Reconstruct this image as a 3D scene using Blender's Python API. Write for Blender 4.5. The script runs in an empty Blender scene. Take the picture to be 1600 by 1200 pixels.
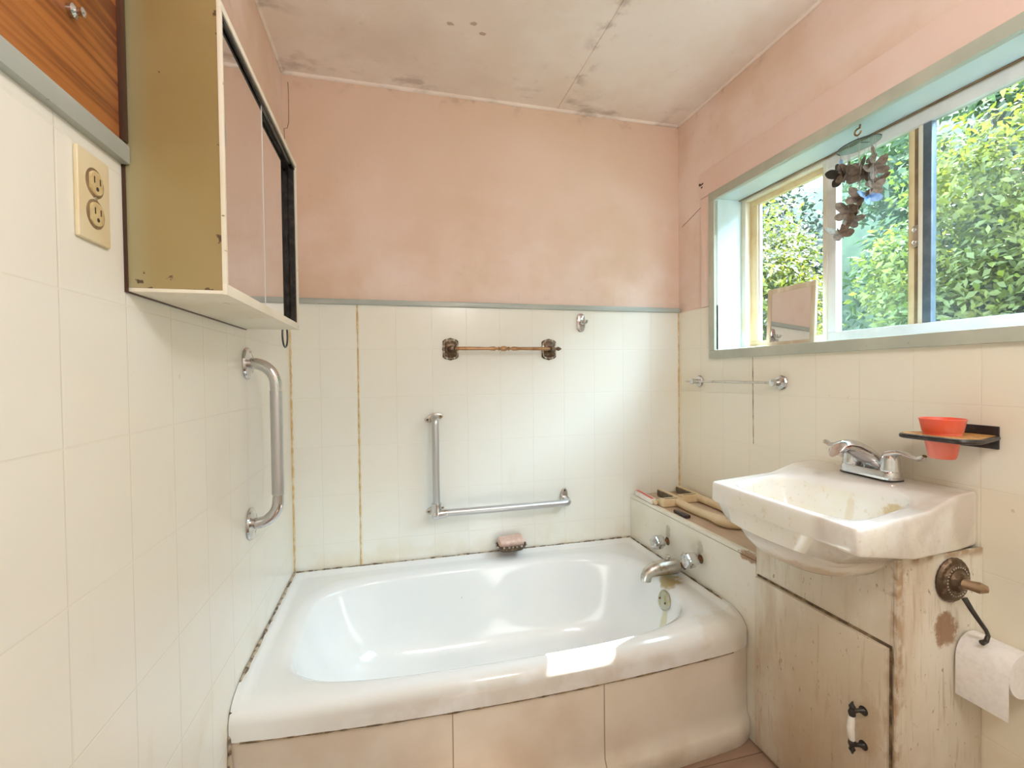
import bpy, bmesh, math, random
from mathutils import Vector, Matrix, Euler
C = bpy.context.scene.collection
S = bpy.context.scene
PI = math.pi

# ------------------------------------------------------------------ camera
cd = bpy.data.cameras.new('camera'); cam = bpy.data.objects.new('camera', cd); C.objects.link(cam)
S.camera = cam
yaw, pitch, roll = .25, -.0192, -.0114
w_ = Vector((math.sin(yaw)*math.cos(pitch), math.cos(yaw)*math.cos(pitch), math.sin(pitch)))
r_ = Vector((math.cos(yaw), -math.sin(yaw), 0)); u_ = r_.cross(w_)
r2 = math.cos(roll)*r_ + math.sin(roll)*u_; u2 = -math.sin(roll)*r_ + math.cos(roll)*u_
cam.matrix_world = Matrix(((r2.x, u2.x, -w_.x, .4064), (r2.y, u2.y, -w_.y, -2.0517), (r2.z, u2.z, -w_.z, 1.205), (0, 0, 0, 1)))
cd.sensor_width = 36; cd.lens = 725.1*36/1600; cd.clip_start = .02; cd.clip_end = 200

# ------------------------------------------------------------------ light
S.view_settings.view_transform = 'Standard'; S.view_settings.look = 'None'
S.view_settings.gamma = 1; S.view_settings.use_curve_mapping = False
S.view_settings.exposure = 0.55
wd = bpy.data.worlds.new('sky'); S.world = wd; wd.use_nodes = True
bg = wd.node_tree.nodes['Background']; bg.inputs[0].default_value = (.64, .84, 1.0, 1); bg.inputs[1].default_value = 18.0
sd = bpy.data.lights.new('sun', 'SUN'); sun = bpy.data.objects.new('sun', sd); C.objects.link(sun)
sd.energy = 46; sd.angle = .012; sd.color = (1, .97, .92)
sun.rotation_euler = Vector((-1, -.36, -1.35)).to_track_quat('-Z', 'Y').to_euler()
sun.location = (6, 2, 8)
pd = bpy.data.lights.new('window_portal', 'AREA'); portal = bpy.data.objects.new('window_portal', pd); C.objects.link(portal)
pd.shape = 'RECTANGLE'; pd.size = 1.55; pd.size_y = .72; pd.cycles.is_portal = True
portal.matrix_world = Matrix(((0, 0, 1, 2.02), (1, 0, 0, -1.01), (0, 1, 0, 1.64), (0, 0, 0, 1)))
# added fill lamp, unseen behind the camera, to brighten the room
ld = bpy.data.lights.new('fill_bulb', 'POINT'); bulb = bpy.data.objects.new('fill_bulb', ld); C.objects.link(bulb)
ld.energy = 19; ld.color = (.96, .98, .98); ld.shadow_soft_size = .14; bulb.location = (1.0, -2.2, 1.98)
S.cycles.max_bounces = 14; S.cycles.diffuse_bounces = 8; S.cycles.glossy_bounces = 6
S.cycles.transparent_max_bounces = 16; S.cycles.caustics_reflective = False; S.cycles.caustics_refractive = False
S.cycles.sample_clamp_indirect = 8

# ------------------------------------------------------------------ materials
class N:
    """small helper that writes shader nodes"""
    def __init__(s, name):
        s.m = bpy.data.materials.new(name); s.m.use_nodes = True
        s.t = s.m.node_tree; s.n = s.t.nodes; s.l = s.t.links
        s.b = s.n['Principled BSDF']; s.tc = s.n.new('ShaderNodeTexCoord'); s.P = s.tc.outputs['Object']
    def put(s, sock, v):
        if hasattr(v, 'is_output'): s.l.new(v, sock)
        else: sock.default_value = v
    def math(s, op, a, b=0, c=0):
        n = s.n.new('ShaderNodeMath'); n.operation = op
        for i, v in enumerate((a, b, c)): s.put(n.inputs[i], v)
        return n.outputs[0]
    def xyz(s):
        n = s.n.new('ShaderNodeSeparateXYZ'); s.l.new(s.P, n.inputs[0]); return n.outputs
    def noise(s, scale, detail=4, stretch=(1, 1, 1), rough=.55):
        mp = s.n.new('ShaderNodeMapping'); s.l.new(s.P, mp.inputs[0]); mp.inputs['Scale'].default_value = stretch
        n = s.n.new('ShaderNodeTexNoise'); n.inputs['Scale'].default_value = scale; n.inputs['Detail'].default_value = detail
        n.inputs['Roughness'].default_value = rough; s.l.new(mp.outputs[0], n.inputs[0]); return n.outputs[0]
    def rng(s, v, a, b, lo=0, hi=1):
        n = s.n.new('ShaderNodeMapRange'); n.interpolation_type = 'SMOOTHSTEP'
        for i, x in enumerate((v, a, b, lo, hi)): s.put(n.inputs[i], x)
        return n.outputs[0]
    def mix(s, f, a, b):
        n = s.n.new('ShaderNodeMix'); n.data_type = 'RGBA'; s.put(n.inputs[0], f)
        s.put(n.inputs[6], a if hasattr(a, 'is_output') else (*a, 1)); s.put(n.inputs[7], b if hasattr(b, 'is_output') else (*b, 1))
        return n.outputs[2]
    def lines(s, coord, off, pitch, w):
        """1 on a line of half width w every pitch"""
        a = s.math('DIVIDE', s.math('SUBTRACT', coord, off), pitch)
        f = s.math('ABSOLUTE', s.math('SUBTRACT', s.math('FRACT', s.math('ADD', a, .5)), .5))
        return s.rng(f, w/pitch, w*.35/pitch, 0, 1)
    def blob(s, c, r, noise_scale=25, amt=.8):
        """irregular patch round the point c with radii r"""
        o = s.xyz(); d = 0
        for i in range(3):
            q = s.math('POWER', s.math('ABSOLUTE', s.math('DIVIDE', s.math('SUBTRACT', o[i], c[i]), r[i])), 2)
            d = q if i == 0 else s.math('ADD', d, q)
        d = s.math('ADD', d, s.math('MULTIPLY', s.math('SUBTRACT', s.noise(noise_scale, 6, rough=.65), .5), 2.6))
        return s.rng(d, 1.0, .35, 0, amt)
    def bump(s, h, dist, strength=1, prev=None):
        n = s.n.new('ShaderNodeBump'); n.inputs['Distance'].default_value = dist; n.inputs['Strength'].default_value = strength
        s.put(n.inputs['Height'], h)
        if prev is not None: s.l.new(prev, n.inputs['Normal'])
        return n.outputs[0]
    def done(s, col, rough=.5, metal=0, normal=None, **kw):
        s.put(s.b.inputs['Base Color'], col if hasattr(col, 'is_output') else (*col, 1))
        s.put(s.b.inputs['Roughness'], rough); s.b.inputs['Metallic'].default_value = metal
        if normal is not None: s.l.new(normal, s.b.inputs['Normal'])
        for k, v in kw.items(): s.put(s.b.inputs[k.replace('_', ' ')], v)
        return s.m

def simple(name, col, rough=.5, metal=0, col2=None, scale=30, bump=0, stretch=(1, 1, 1), lo=.4, hi=.7, **kw):
    k = N(name); c2 = col2 or tuple(x*.85 for x in col)
    nz = k.noise(scale, 5, stretch); c = k.mix(k.rng(nz, lo, hi), col, c2)
    return k.done(c, rough, metal, k.bump(nz, bump) if bump else None, **kw)

def plaster(name, tan, pink, light):
    k = N(name)
    c = k.mix(k.rng(k.noise(1.7, 5, (1, 1, 1.3)), .38, .62), pink, tan)
    c = k.mix(k.rng(k.noise(3.3, 6, (1, 1, .5)), .5, .75, 0, .6), c, light)
    c = k.mix(k.rng(k.noise(19, 6), .60, .78, 0, .25), c, tuple(x*.7 for x in tan))
    n = k.bump(k.noise(60, 4, (1, 1, .3)), .0012, .5)
    n = k.bump(k.noise(7, 2), .006, .5, n)
    return k, c, n
TAN = (.71, .54, .42); PINK = (.82, .68, .62); PALE = (.85, .74, .67)
k, c, n = plaster('pink_plaster_back', TAN, PINK, PALE)
o = k.xyz()
up = k.rng(k.math('ADD', o[2], k.math('MULTIPLY', k.noise(2.2, 4), .9)), 1.95, 2.55)   # tan towards the top: brown stain plus lighting, both in the colour
c = k.mix(k.math('MULTIPLY', up, .8), c, TAN)
mould = k.math('MULTIPLY', k.rng(o[2], 2.36, 2.44), k.rng(k.noise(14, 6), .5, .7, 0, .45))
c = k.mix(mould, c, (.22, .15, .11))
mat_back = k.done(c, .62, 0, n)
k, c, n = plaster('pink_plaster_side', TAN, PINK, PALE)
o = k.xyz()
mould = k.math('MULTIPLY', k.rng(o[2], 2.38, 2.44), k.rng(k.noise(14, 6), .5, .7, 0, .4))
c = k.mix(mould, c, (.22, .15, .11))
c = k.mix(k.blob((1.78, -.152, 2.074), (.02, .014, .022), 60, .9), c, (.20, .08, .03))
mat_side = k.done(c, .62, 0, n)
k, c, n = plaster('ceiling_paint', (.82, .73, .65), (.89, .83, .78), (.91, .87, .83))
o = k.xyz()
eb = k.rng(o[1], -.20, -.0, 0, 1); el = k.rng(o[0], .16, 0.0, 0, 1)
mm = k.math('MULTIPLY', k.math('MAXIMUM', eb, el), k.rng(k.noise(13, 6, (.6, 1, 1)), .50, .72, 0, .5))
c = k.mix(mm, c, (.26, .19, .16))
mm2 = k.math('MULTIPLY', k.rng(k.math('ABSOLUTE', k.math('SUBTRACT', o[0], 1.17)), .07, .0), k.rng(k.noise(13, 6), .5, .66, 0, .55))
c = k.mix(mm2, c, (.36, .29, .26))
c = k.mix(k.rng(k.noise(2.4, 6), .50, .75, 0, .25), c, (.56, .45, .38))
for bx, by in ((.70, -.42), (.62, -.40), (.74, -.38)):
    c = k.mix(k.blob((bx, by, 2.44), (.016, .010, .03), 50, .7), c, (.36, .22, .15))
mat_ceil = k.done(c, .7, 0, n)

def tile(name, ax, off, base, stain, seams=(), amt=.35):
    k = N(name); o = k.xyz()
    v = k.lines(o[ax], off, .1525, .0024); h = k.lines(o[2], .1025, .203, .0022)
    g = k.math('MAXIMUM', v, k.math('MULTIPLY', h, .8))
    c = k.mix(k.rng(k.noise(1.6, 4), .4, .7, 0, amt), base, stain)
    c = k.mix(k.rng(k.noise(9, 6, (1, 1, .25)), .62, .8, 0, .22), c, (.62, .50, .30))
    c = k.mix(k.math('MULTIPLY', g, .13), c, (.62, .56, .42))
    spots = k.rng(k.noise(45, 3), .74, .78, 0, .5); c = k.mix(spots, c, (.5, .38, .2))
    low = k.math('MULTIPLY', k.rng(o[2], .55, .40), k.rng(k.noise(6, 5), .45, .65, 0, .35)); c = k.mix(low, c, (.66, .54, .32))
    n = k.bump(g, -.0008, .5); n = k.bump(k.noise(3.5, 2), .010, .22, n)
    return k.done(c, .22, 0, n)
mat_tile_back = tile('tile_panel_back', 0, .266, (.83, .85, .81), (.84, .80, .66))
mat_tile_left = tile('tile_panel_left', 1, -.122, (.83, .84, .79), (.84, .80, .67))
mat_tile_right = tile('tile_panel_right', 1, -.017, (.83, .80, .69), (.82, .75, .58), amt=.6)

k = N('grey_trim_paint'); c = k.mix(k.rng(k.noise(14, 5, (.3, .3, 1)), .45, .7), (.40, .45, .43), (.50, .54, .51))
c = k.mix(k.rng(k.noise(60, 5), .68, .76, 0, .6), c, (.25, .24, .19)); mat_trim = k.done(c, .35, 0, k.bump(k.noise(40), .0006))
k = N('grey_green_casing'); c = k.mix(k.rng(k.noise(6, 5), .4, .7), (.42, .45, .38), (.52, .54, .45))
c = k.mix(k.rng(k.noise(70, 5), .68, .76, 0, .5), c, (.28, .25, .17)); mat_casing = k.done(c, .35, 0)
mat_jamb = simple('mint_white_gloss', (.57, .69, .72), .25, 0, (.62, .71, .68), 5)
mat_frame = simple('aged_white_vinyl', (.78, .76, .66), .35, 0, (.70, .62, .42), 6)
mat_yellow = simple('yellowed_wood', (.80, .68, .42), .4, 0, (.70, .52, .26), 9)
mat_whiteframe = simple('white_vinyl', (.80, .81, .80), .3, 0, (.70, .71, .70), 9)
mat_dkframe = simple('grey_blue_metal', (.10, .14, .18), .4, .3, (.16, .20, .24), 20)
mat_brown = simple('brown_groove', (.22, .15, .08), .6, 0, (.34, .25, .14), 20)

k = N('bath_enamel'); o = k.xyz()
c = k.mix(k.rng(k.noise(3, 5), .4, .7), (.80, .83, .85), (.84, .86, .86))
c = k.mix(k.blob((1.450, -.455, .385), (.060, .060, .030), 22, .85), c, (.42, .30, .07))
c = k.mix(k.blob((1.385, -.490, .24), (.05, .022, .15), 22, .6), c, (.62, .58, .25))
c = k.mix(k.blob((1.08, -.50, .06), (.26, .14, .06), 9, .4), c, (.66, .62, .42))
c = k.mix(k.blob((1.45, -.78, .36), (.14, .10, .10), 12, .35), c, (.62, .52, .36))
c = k.mix(k.math('MULTIPLY', k.rng(o[1], -.80, -.835), k.rng(k.noise(8, 5), .35, .6, .2, .75)), c, (.60, .55, .47))
c = k.mix(k.rng(k.noise(38, 4), .76, .79, 0, .6), c, (.35, .30, .22))
mat_tub = k.done(c, .12, 0, None, Coat_Weight=.3)
k = N('apron_panel'); o = k.xyz()
c = k.mix(k.rng(k.noise(3, 5), .4, .7), (.72, .67, .58), (.62, .53, .43))
c = k.mix(k.math('MULTIPLY', k.rng(o[2], .12, .0), k.rng(k.noise(10, 5), .4, .7, 0, .6)), c, (.45, .36, .24))
seam = k.math('MAXIMUM', k.rng(k.math('ABSOLUTE', k.math('SUBTRACT', o[0], .545)), .0022, .001), k.rng(k.math('ABSOLUTE', k.math('SUBTRACT', o[0], .985)), .0022, .001))
c = k.mix(k.math('MULTIPLY', seam, .75), c, (.25, .17, .10))
c = k.mix(k.rng(k.noise(42, 4), .74, .78, 0, .5), c, (.30, .20, .12))
mat_apron = k.done(c, .3, 0, k.bump(seam, -.001))
k = N('porcelain'); o = k.xyz()
c = k.mix(k.rng(k.noise(4, 5), .4, .7), (.86, .87, .87), (.82, .82, .80))
inb = k.rng(o[2], .885, .865)
c = k.mix(k.math('MULTIPLY', inb, k.rng(k.noise(9, 6), .35, .65, .1, .6)), c, (.84, .81, .66))
c = k.mix(k.math('MULTIPLY', inb, k.blob((1.62, -1.175, .83), (.085, .055, .045), 34, .7)), c, (.56, .40, .12))
c = k.mix(k.blob((1.60, -1.05, .82), (.06, .012, .06), 40, .35), c, (.66, .52, .26))
c = k.mix(k.math('MULTIPLY', inb, k.rng(k.noise(60, 6), .58, .70, 0, .35)), c, (.62, .50, .26))
c = k.mix(k.blob((1.74, -1.05, .905), (.10, .42, .012), 8, .55), c, (.64, .57, .50))
c = k.mix(k.math('MULTIPLY', k.rng(o[1], -1.20, -1.24), k.rng(k.noise(7, 5), .35, .6, 0, .7)), c, (.60, .53, .46))
c = k.mix(k.blob((1.43, -1.09, .72), (.10, .12, .03), 20, .5), c, (.55, .40, .22))
c = k.mix(k.rng(k.noise(70, 3), .73, .77, 0, .5), c, (.45, .33, .18))
mat_sink = k.done(c, .12, 0, None, Coat_Weight=.3)

k = N('distressed_white_paint'); o = k.xyz()
c = k.mix(k.rng(k.noise(5, 6, (1, 1, .35)), .35, .65), (.76, .73, .64), (.60, .52, .40))
c = k.mix(k.rng(k.noise(2.2, 4), .45, .7, 0, .5), c, (.78, .74, .66))
st = k.noise(95, 5, (1, 1, .09)); c = k.mix(k.rng(st, .55, .72, 0, .5), c, (.40, .29, .17))
c = k.mix(k.rng(k.noise(7, 5, (1, 1, .3)), .52, .70, 0, .6), c, (.46, .33, .19))
ec = k.math('MULTIPLY', k.math('MAXIMUM', k.math('MULTIPLY', k.rng(k.math('ABSOLUTE', k.math('ADD', o[1], 1.240)), .022, .002), k.rng(o[0], 1.555, 1.530)), k.rng(k.math('ABSOLUTE', k.math('SUBTRACT', o[2], .768)), .022, .004)), k.rng(k.noise(26, 5), .42, .62, 0, .8))
c = k.mix(ec, c, (.34, .20, .09))
c = k.mix(k.rng(k.noise(70, 5, (1, 1, .55)), .64, .71, 0, .8), c, (.27, .17, .08))
c = k.mix(k.math('MULTIPLY', k.rng(o[2], .65, .1), k.rng(k.noise(5, 5), .3, .65, .15, .75)), c, (.50, .38, .25))
c = k.mix(k.blob((1.67, -1.25, .585), (.045, .03, .05), 40, .85), c, (.25, .11, .03))
c = k.mix(k.blob((1.52, -1.19, .35), (.03, .04, .10), 16, .5), c, (.46, .32, .18))
mat_vanity = k.done(c, .45, 0, k.bump(st, .0010, .6))
k = N('white_painted_panel'); o = k.xyz()
c = k.mix(k.rng(k.noise(3, 5), .4, .7), (.83, .82, .75), (.76, .73, .62))
c = k.mix(k.rng(k.noise(22, 6), .64, .76, 0, .4), c, (.55, .42, .25))
for hy, hz in ((-.32, .53), (-.532, .54), (-.423, .455)):
    c = k.mix(k.blob((1.524, hy, hz), (.03, .020, .035), 40, .5), c, (.30, .27, .17))
c = k.mix(k.blob((1.51, -.79, .60), (.04, .075, .022), 45, .9), c, (.33, .17, .07))
mat_panel = k.done(c, .35, 0)
k = N('worn_ledge_board'); c = k.mix(k.rng(k.noise(9, 6, (1, .3, 1)), .35, .65), (.62, .50, .38), (.50, .37, .27))
c = k.mix(k.rng(k.noise(40, 5, (1, .2, 1)), .6, .72, 0, .6), c, (.32, .20, .12))
c = k.mix(k.rng(k.noise(24, 4), .64, .72, 0, .3), c, (.60, .36, .26)); mat_ledge = k.done(c, .55, 0)
mat_grime = simple('dark_grime', (.10, .065, .035), .8, 0, (.34, .24, .13), 40, .001)
mat_caulk = simple('yellowed_caulk', (.62, .44, .20), .6, 0, (.78, .68, .46), 34, .001)
mat_caulk_pale = simple('dingy_caulk', (.50, .43, .32), .6, 0, (.12, .08, .05), 50, .001, lo=.42, hi=.60)
mat_floor_k = N('brown_vinyl_floor'); k = mat_floor_k; o = k.xyz()
c = k.mix(k.rng(k.noise(5, 6, (.3, 2.4, 1)), .35, .65), (.27, .17, .12), (.38, .26, .19))
g = k.math('MAXIMUM', k.lines(o[1], 0, .12, .002), k.lines(o[0], .05, .9, .002)); c = k.mix(k.math('MULTIPLY', g, .6), c, (.12, .06, .03))
mat_floor = k.done(c, .4, 0, k.bump(g, -.001))

k = N('chrome'); mat_chrome = k.done(k.mix(k.rng(k.noise(30, 5), .55, .75, 0, .5), (.64, .64, .65), (.36, .35, .34)), k.rng(k.noise(25), .4, .7, .08, .22), 1)
k = N('brushed_chrome'); mat_brushed = k.done((.58, .59, .61), .36, 1, k.bump(k.noise(900, 2), .0003))
mat_oldchrome = simple('worn_chrome', (.62, .60, .56), .28, 1, (.42, .35, .26), 40, lo=.5, hi=.7)
mat_rust = simple('rusty_pipe', (.30, .13, .05), .7, .4, (.14, .06, .03), 80, .001)
mat_bronze = simple('dark_bronze', (.13, .09, .06), .38, .85, (.34, .26, .18), 60, .0008, lo=.5, hi=.7)
mat_copper = simple('antique_brass_bar', (.42, .25, .13), .33, .8, (.24, .12, .05), 18, lo=.45, hi=.7)
mat_black = simple('black_metal', (.025, .022, .02), .4, .2, (.06, .05, .045), 50)
mat_dark = simple('dark_plastic', (.022, .012, .012), .25, 0, (.05, .03, .03), 50)
mat_steelwire = simple('dark_wire', (.09, .085, .08), .35, .8)
mat_ivory = simple('ivory_plastic', (.74, .66, .46), .35, 0, (.70, .60, .38), 12)
mat_ivory2 = simple('aged_ivory_face', (.66, .54, .30), .4, 0, (.50, .37, .17), 40)
k = N('shaded_enamel'); o = k.xyz()  # cabinet sides: shade put into the colour as a dark olive
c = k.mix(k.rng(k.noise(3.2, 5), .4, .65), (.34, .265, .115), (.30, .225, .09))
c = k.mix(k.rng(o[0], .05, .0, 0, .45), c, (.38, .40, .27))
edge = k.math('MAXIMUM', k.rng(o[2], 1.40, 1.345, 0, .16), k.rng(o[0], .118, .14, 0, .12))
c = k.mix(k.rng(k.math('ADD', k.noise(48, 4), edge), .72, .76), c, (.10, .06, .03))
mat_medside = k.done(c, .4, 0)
k = N('white_enamel'); c = k.mix(k.rng(k.noise(8, 5), .4, .7), (.82, .80, .70), (.74, .70, .56))
c = k.mix(k.rng(k.noise(50, 4), .70, .75, 0, .8), c, (.22, .14, .08)); mat_enamel = k.done(c, .35, 0)
mat_mirror = N('mirror_silver').done((.80, .80, .80), .012, 1)
mat_teal = simple('teal_glass_edge', (.02, .20, .17), .2, 0, (.03, .28, .24), 20)
mat_pinksoap = simple('pink_soap', (.66, .45, .38), .55, 0, (.74, .58, .50), 60, .002)
k = N('coral_plastic'); mat_coral = k.done(k.mix(k.rng(k.noise(9, 4), .4, .7), (.82, .13, .07), (.86, .26, .20)), .4, 0, None, Subsurface_Weight=.25, Subsurface_Radius=(.03, .01, .005))
mat_rustyplate = simple('amber_stained_plate', (.66, .38, .12), .45, .2, (.36, .16, .04), 60, lo=.45, hi=.62)
mat_cream = simple('cream_plastic', (.74, .62, .42), .42, 0, (.66, .52, .32), 14)
mat_greypad = simple('dark_grey_rubber', (.13, .11, .08), .7, 0, (.20, .17, .12), 40)
mat_red = simple('red_print', (.70, .10, .07), .4); mat_white = simple('white_plastic', (.82, .80, .76), .4)
mat_paper = simple('white_tissue', (.86, .85, .84), .9, 0, (.80, .79, .78), 80, .0005)
mat_capiz = simple('brown_shell', (.13, .10, .075), .5, 0, (.22, .17, .13), 120, lo=.4, hi=.6, stretch=(.3, 1, 1))
mat_capiz_edge = simple('pale_shell_edge', (.70, .62, .50), .5)
mat_blue = simple('blue_shell', (.16, .34, .68), .4, 0, (.34, .52, .82), 90, stretch=(.3, 1, 1))
mat_thread = simple('thread', (.45, .45, .43), .6)
mat_oldwood = simple('weathered_wood', (.55, .44, .30), .6, 0, (.68, .60, .46), 30, .0006, (1, 1, .15))
k = N('varnished_wood'); g = k.noise(60, 6, (1, .035, 1)); c = k.mix(k.rng(g, .38, .62), (.44, .16, .035), (.19, .055, .012))
mat_wood = k.done(c, .25, 0)
mat_darkwood = simple('dark_wood_strip', (.05, .018, .008), .35, 0, (.10, .04, .02), 30, 0, (1, 1, .1))

def glass(name, tint, dust, dustcol):
    """window pane: clear transmission, a mirror-like reflection and a film of dust"""
    k = N(name); k.n.remove(k.b); out = k.n['Material Output']
    tr = k.n.new('ShaderNodeBsdfTransparent'); tr.inputs[0].default_value = (*tint, 1)
    gl = k.n.new('ShaderNodeBsdfGlossy'); gl.inputs['Roughness'].default_value = .02
    fr = k.n.new('ShaderNodeFresnel'); fr.inputs[0].default_value = 1.45
    m1 = k.n.new('ShaderNodeMixShader'); ge = k.n.new('ShaderNodeNewGeometry'); k.put(m1.inputs[0], k.math('MULTIPLY', fr.outputs[0], k.math('SUBTRACT', 1, ge.outputs['Backfacing']))); k.l.new(tr.outputs[0], m1.inputs[1]); k.l.new(gl.outputs[0], m1.inputs[2])
    df = k.n.new('ShaderNodeBsdfTranslucent'); df.inputs[0].default_value = (*dustcol, 1)
    m2 = k.n.new('ShaderNodeMixShader'); k.put(m2.inputs[0], k.rng(k.noise(3.5, 6), .3, .75, dust[0], dust[1]))
    k.l.new(m1.outputs[0], m2.inputs[1]); k.l.new(df.outputs[0], m2.inputs[2]); k.l.new(m2.outputs[0], out.inputs[0])
    return k.m
mat_glass = glass('clear_pane', (.97, .98, .97), (.0, .003), (.8, .85, .85))
mat_glass_hazy = glass('hazy_pane', (.86, .93, .88), (.012, .030), (.70, .80, .74))
mat_glass_dusty = glass('dusty_pane', (.86, .88, .88), (.004, .022), (.70, .75, .78))
mat_disc = glass('clear_disc', (.72, .84, .80), (.03, .06), (.5, .6, .55))

# ------------------------------------------------------------------ mesh helpers
def smooth(me, ang=.6):
    me.polygons.foreach_set('use_smooth', [True]*len(me.polygons)); me.set_sharp_from_angle(angle=ang); me.update()
def obj(name, bm, m, parent=None, loc=None, ang=.6, kind=None):
    bmesh.ops.recalc_face_normals(bm, faces=bm.faces)
    me = bpy.data.meshes.new(name); bm.to_mesh(me); bm.free(); smooth(me, ang)
    o = bpy.data.objects.new(name, me); me.materials.append(m); C.objects.link(o)
    if parent: o.parent = parent
    if loc: o.location = loc
    if kind: o['kind'] = kind
    return o
def tag(o, label, cat, group=None):
    o['label'] = label; o['category'] = cat
    if group: o['group'] = group
    return o
def thing(name, label, cat, loc, rot=(0, 0, 0), group=None):
    o = bpy.data.objects.new(name, None); C.objects.link(o); o.location = loc; o.rotation_euler = rot
    o.empty_display_size = .05
    return tag(o, label, cat, group)
def box(bm, lo, hi, bev=0, seg=2, M=None):
    lo = Vector(lo); hi = Vector(hi); c = (lo+hi)/2; s = hi-lo
    r = bmesh.ops.create_cube(bm, size=1, matrix=Matrix.Translation(c) @ Matrix.Diagonal((s.x, s.y, s.z, 1)))
    vs = r['verts']
    if bev:
        es = list({e for v in vs for e in v.link_edges})
        q = bmesh.ops.bevel(bm, geom=es, offset=bev, segments=seg, affect='EDGES', profile=.6)
        vs = list({v for v in q['verts']} | {v for v in vs if v.is_valid})
    if M: bmesh.ops.transform(bm, matrix=M, verts=vs)
    return bm
def bx(lo, hi, bev=0, seg=2): return box(bmesh.new(), lo, hi, bev, seg)
def rings(bm, R, cap0=True, cap1=True, closed=False):
    V = [[bm.verts.new(p) for p in r] for r in R]
    n = len(V[0]); m = len(V)
    for i in range(m if closed else m-1):
        a, b = V[i], V[(i+1) % m]
        for j in range(n): bm.faces.new((a[j], a[(j+1) % n], b[(j+1) % n], b[j]))
    if not closed:
        if cap0: bm.faces.new(V[0][::-1])
        if cap1: bm.faces.new(V[-1])
    return V
def tube(bm, P, r, n=16, sx=1.0, closed=False):
    """round bar along the points P; r a number or one per point"""
    P = [Vector(p) for p in P]; m = len(P); R = r if isinstance(r, (list, tuple)) else [r]*m
    T = [((P[(i+1) % m] if closed or i < m-1 else P[i])-(P[i-1] if closed or i else P[i])).normalized() for i in range(m)]
    a = Vector((0, 0, 1)) if abs(T[0].z) < .9 else Vector((1, 0, 0))
    x = T[0].cross(a).normalized(); out = []
    for i in range(m):
        x = (x-T[i]*x.dot(T[i])).normalized(); y = T[i].cross(x)
        out.append([P[i]+(x*math.cos(2*PI*j/n)*R[i]*sx+y*math.sin(2*PI*j/n)*R[i]) for j in range(n)])
    rings(bm, out, closed=closed); return bm
def tb(P, r, n=16, sx=1.0, closed=False): return tube(bmesh.new(), P, r, n, sx, closed)
def lathe(bm, prof, org, axis, n=32, lob=0, amp=0, flat=1):
    """profile (radius, height) turned round an axis; lob lobes of depth amp give a scalloped edge"""
    z = Vector(axis).normalized(); a = Vector((0, 0, 1)) if abs(z.z) < .9 else Vector((1, 0, 0))
    x = a.cross(z).normalized(); y = z.cross(x); org = Vector(org); out = []
    for r, h in prof:
        r = max(r, 1e-5)
        out.append([org+z*h+(x*math.cos(t)*flat+y*math.sin(t))*r*(1+amp*math.cos(lob*t)) for t in [2*PI*j/n for j in range(n)]])
    rings(bm, out); return bm
def lt(prof, org, axis, n=32, lob=0, amp=0, flat=1): return lathe(bmesh.new(), prof, org, axis, n, lob, amp, flat)
def arc(c, a, b, r, t0, t1, n=10):
    c = Vector(c); a = Vector(a); b = Vector(b)
    return [c+(a*math.cos(t0+(t1-t0)*i/n)+b*math.sin(t0+(t1-t0)*i/n))*r for i in range(n+1)]
def prism(pts, h, axis=2):
    """polygon given in the two other axes, extruded from h[0] to h[1]"""
    bm = bmesh.new()
    def mk(p, q): v = [p[0], p[1]]; v.insert(axis, q); return v
    rings(bm, [[mk(p, h[0]) for p in pts], [mk(p, h[1]) for p in pts]]); return bm
def struct(o): o['kind'] = 'structure'; return o
def wobble_strip(P, w, h, nrm, seed=0):
    """thin irregular bead along a polyline"""
    rnd = random.Random(seed); P = [Vector(p) for p in P]; pts = []
    for a, b in zip(P, P[1:]):
        n = max(2, int((b-a).length/.018))
        pts += [a.lerp(b, i/n) for i in range(n)]
    pts.append(P[-1]); N_ = Vector(nrm)
    return tb([p+N_*rnd.uniform(-.1, .25)*h for p in pts], [w*rnd.uniform(.55, 1.5) for _ in pts], 6)

# ------------------------------------------------------------------ room
W = 1.797; H = 2.44; YF = -2.75
struct(obj('floor', bx((-.2, YF-.1, -.08), (W+.2, .2, 0)), mat_floor))
struct(obj('ceiling', bx((-.2, YF-.1, H), (W+.2, .2, H+.1)), mat_ceil))
wl = struct(obj('wall_left', bx((-.16, YF, 0), (-.012, .16, H)), mat_side))
bm = bx((-.012, -1.19, 0), (0, 0, 1.507)); box(bm, (-.012, YF+.01, 0), (0, -1.19, 1.545)); obj('tile_panel', bm, mat_tile_left, wl)
wb = struct(obj('wall_back', bx((-.16, .010, 0), (W+.2, .16, H)), mat_back))
obj('tile_panel', bx((0, 0, 0), (W, .010, 1.507)), mat_tile_back, wb)
wf = struct(obj('wall_front', bx((-.16, YF-.1, 0), (W+.2, YF, H)), mat_side))
obj('tile_panel', bx((0, YF, 0), (W, YF+.01, 1.507)), mat_tile_back, wf)
WY0, WY1, WZ0, WZ1 = -.281, -1.74, 1.305, 1.972       # window opening
XO = 2.0
bm = bmesh.new()
e0 = .006
box(bm, (W+.008, YF, 0), (XO, .16, WZ0-e0)); box(bm, (W+.008, YF, WZ1+e0), (XO, .16, H))
box(bm, (W+.008, WY0+e0, WZ0-e0), (XO, .16, WZ1+e0)); box(bm, (W+.008, YF, WZ0-e0), (XO, WY1-e0, WZ1+e0))
wr = struct(obj('wall_right', bm, mat_side))
bm = bmesh.new()
box(bm, (W, -.281, 0), (W+.008, 0, 1.505)); box(bm, (W, WY1, 0), (W+.008, -.281, 1.29)); box(bm, (W, YF, 0), (W+.008, WY1, 1.505))
obj('tile_panel', bm, mat_tile_right, wr)
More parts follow.
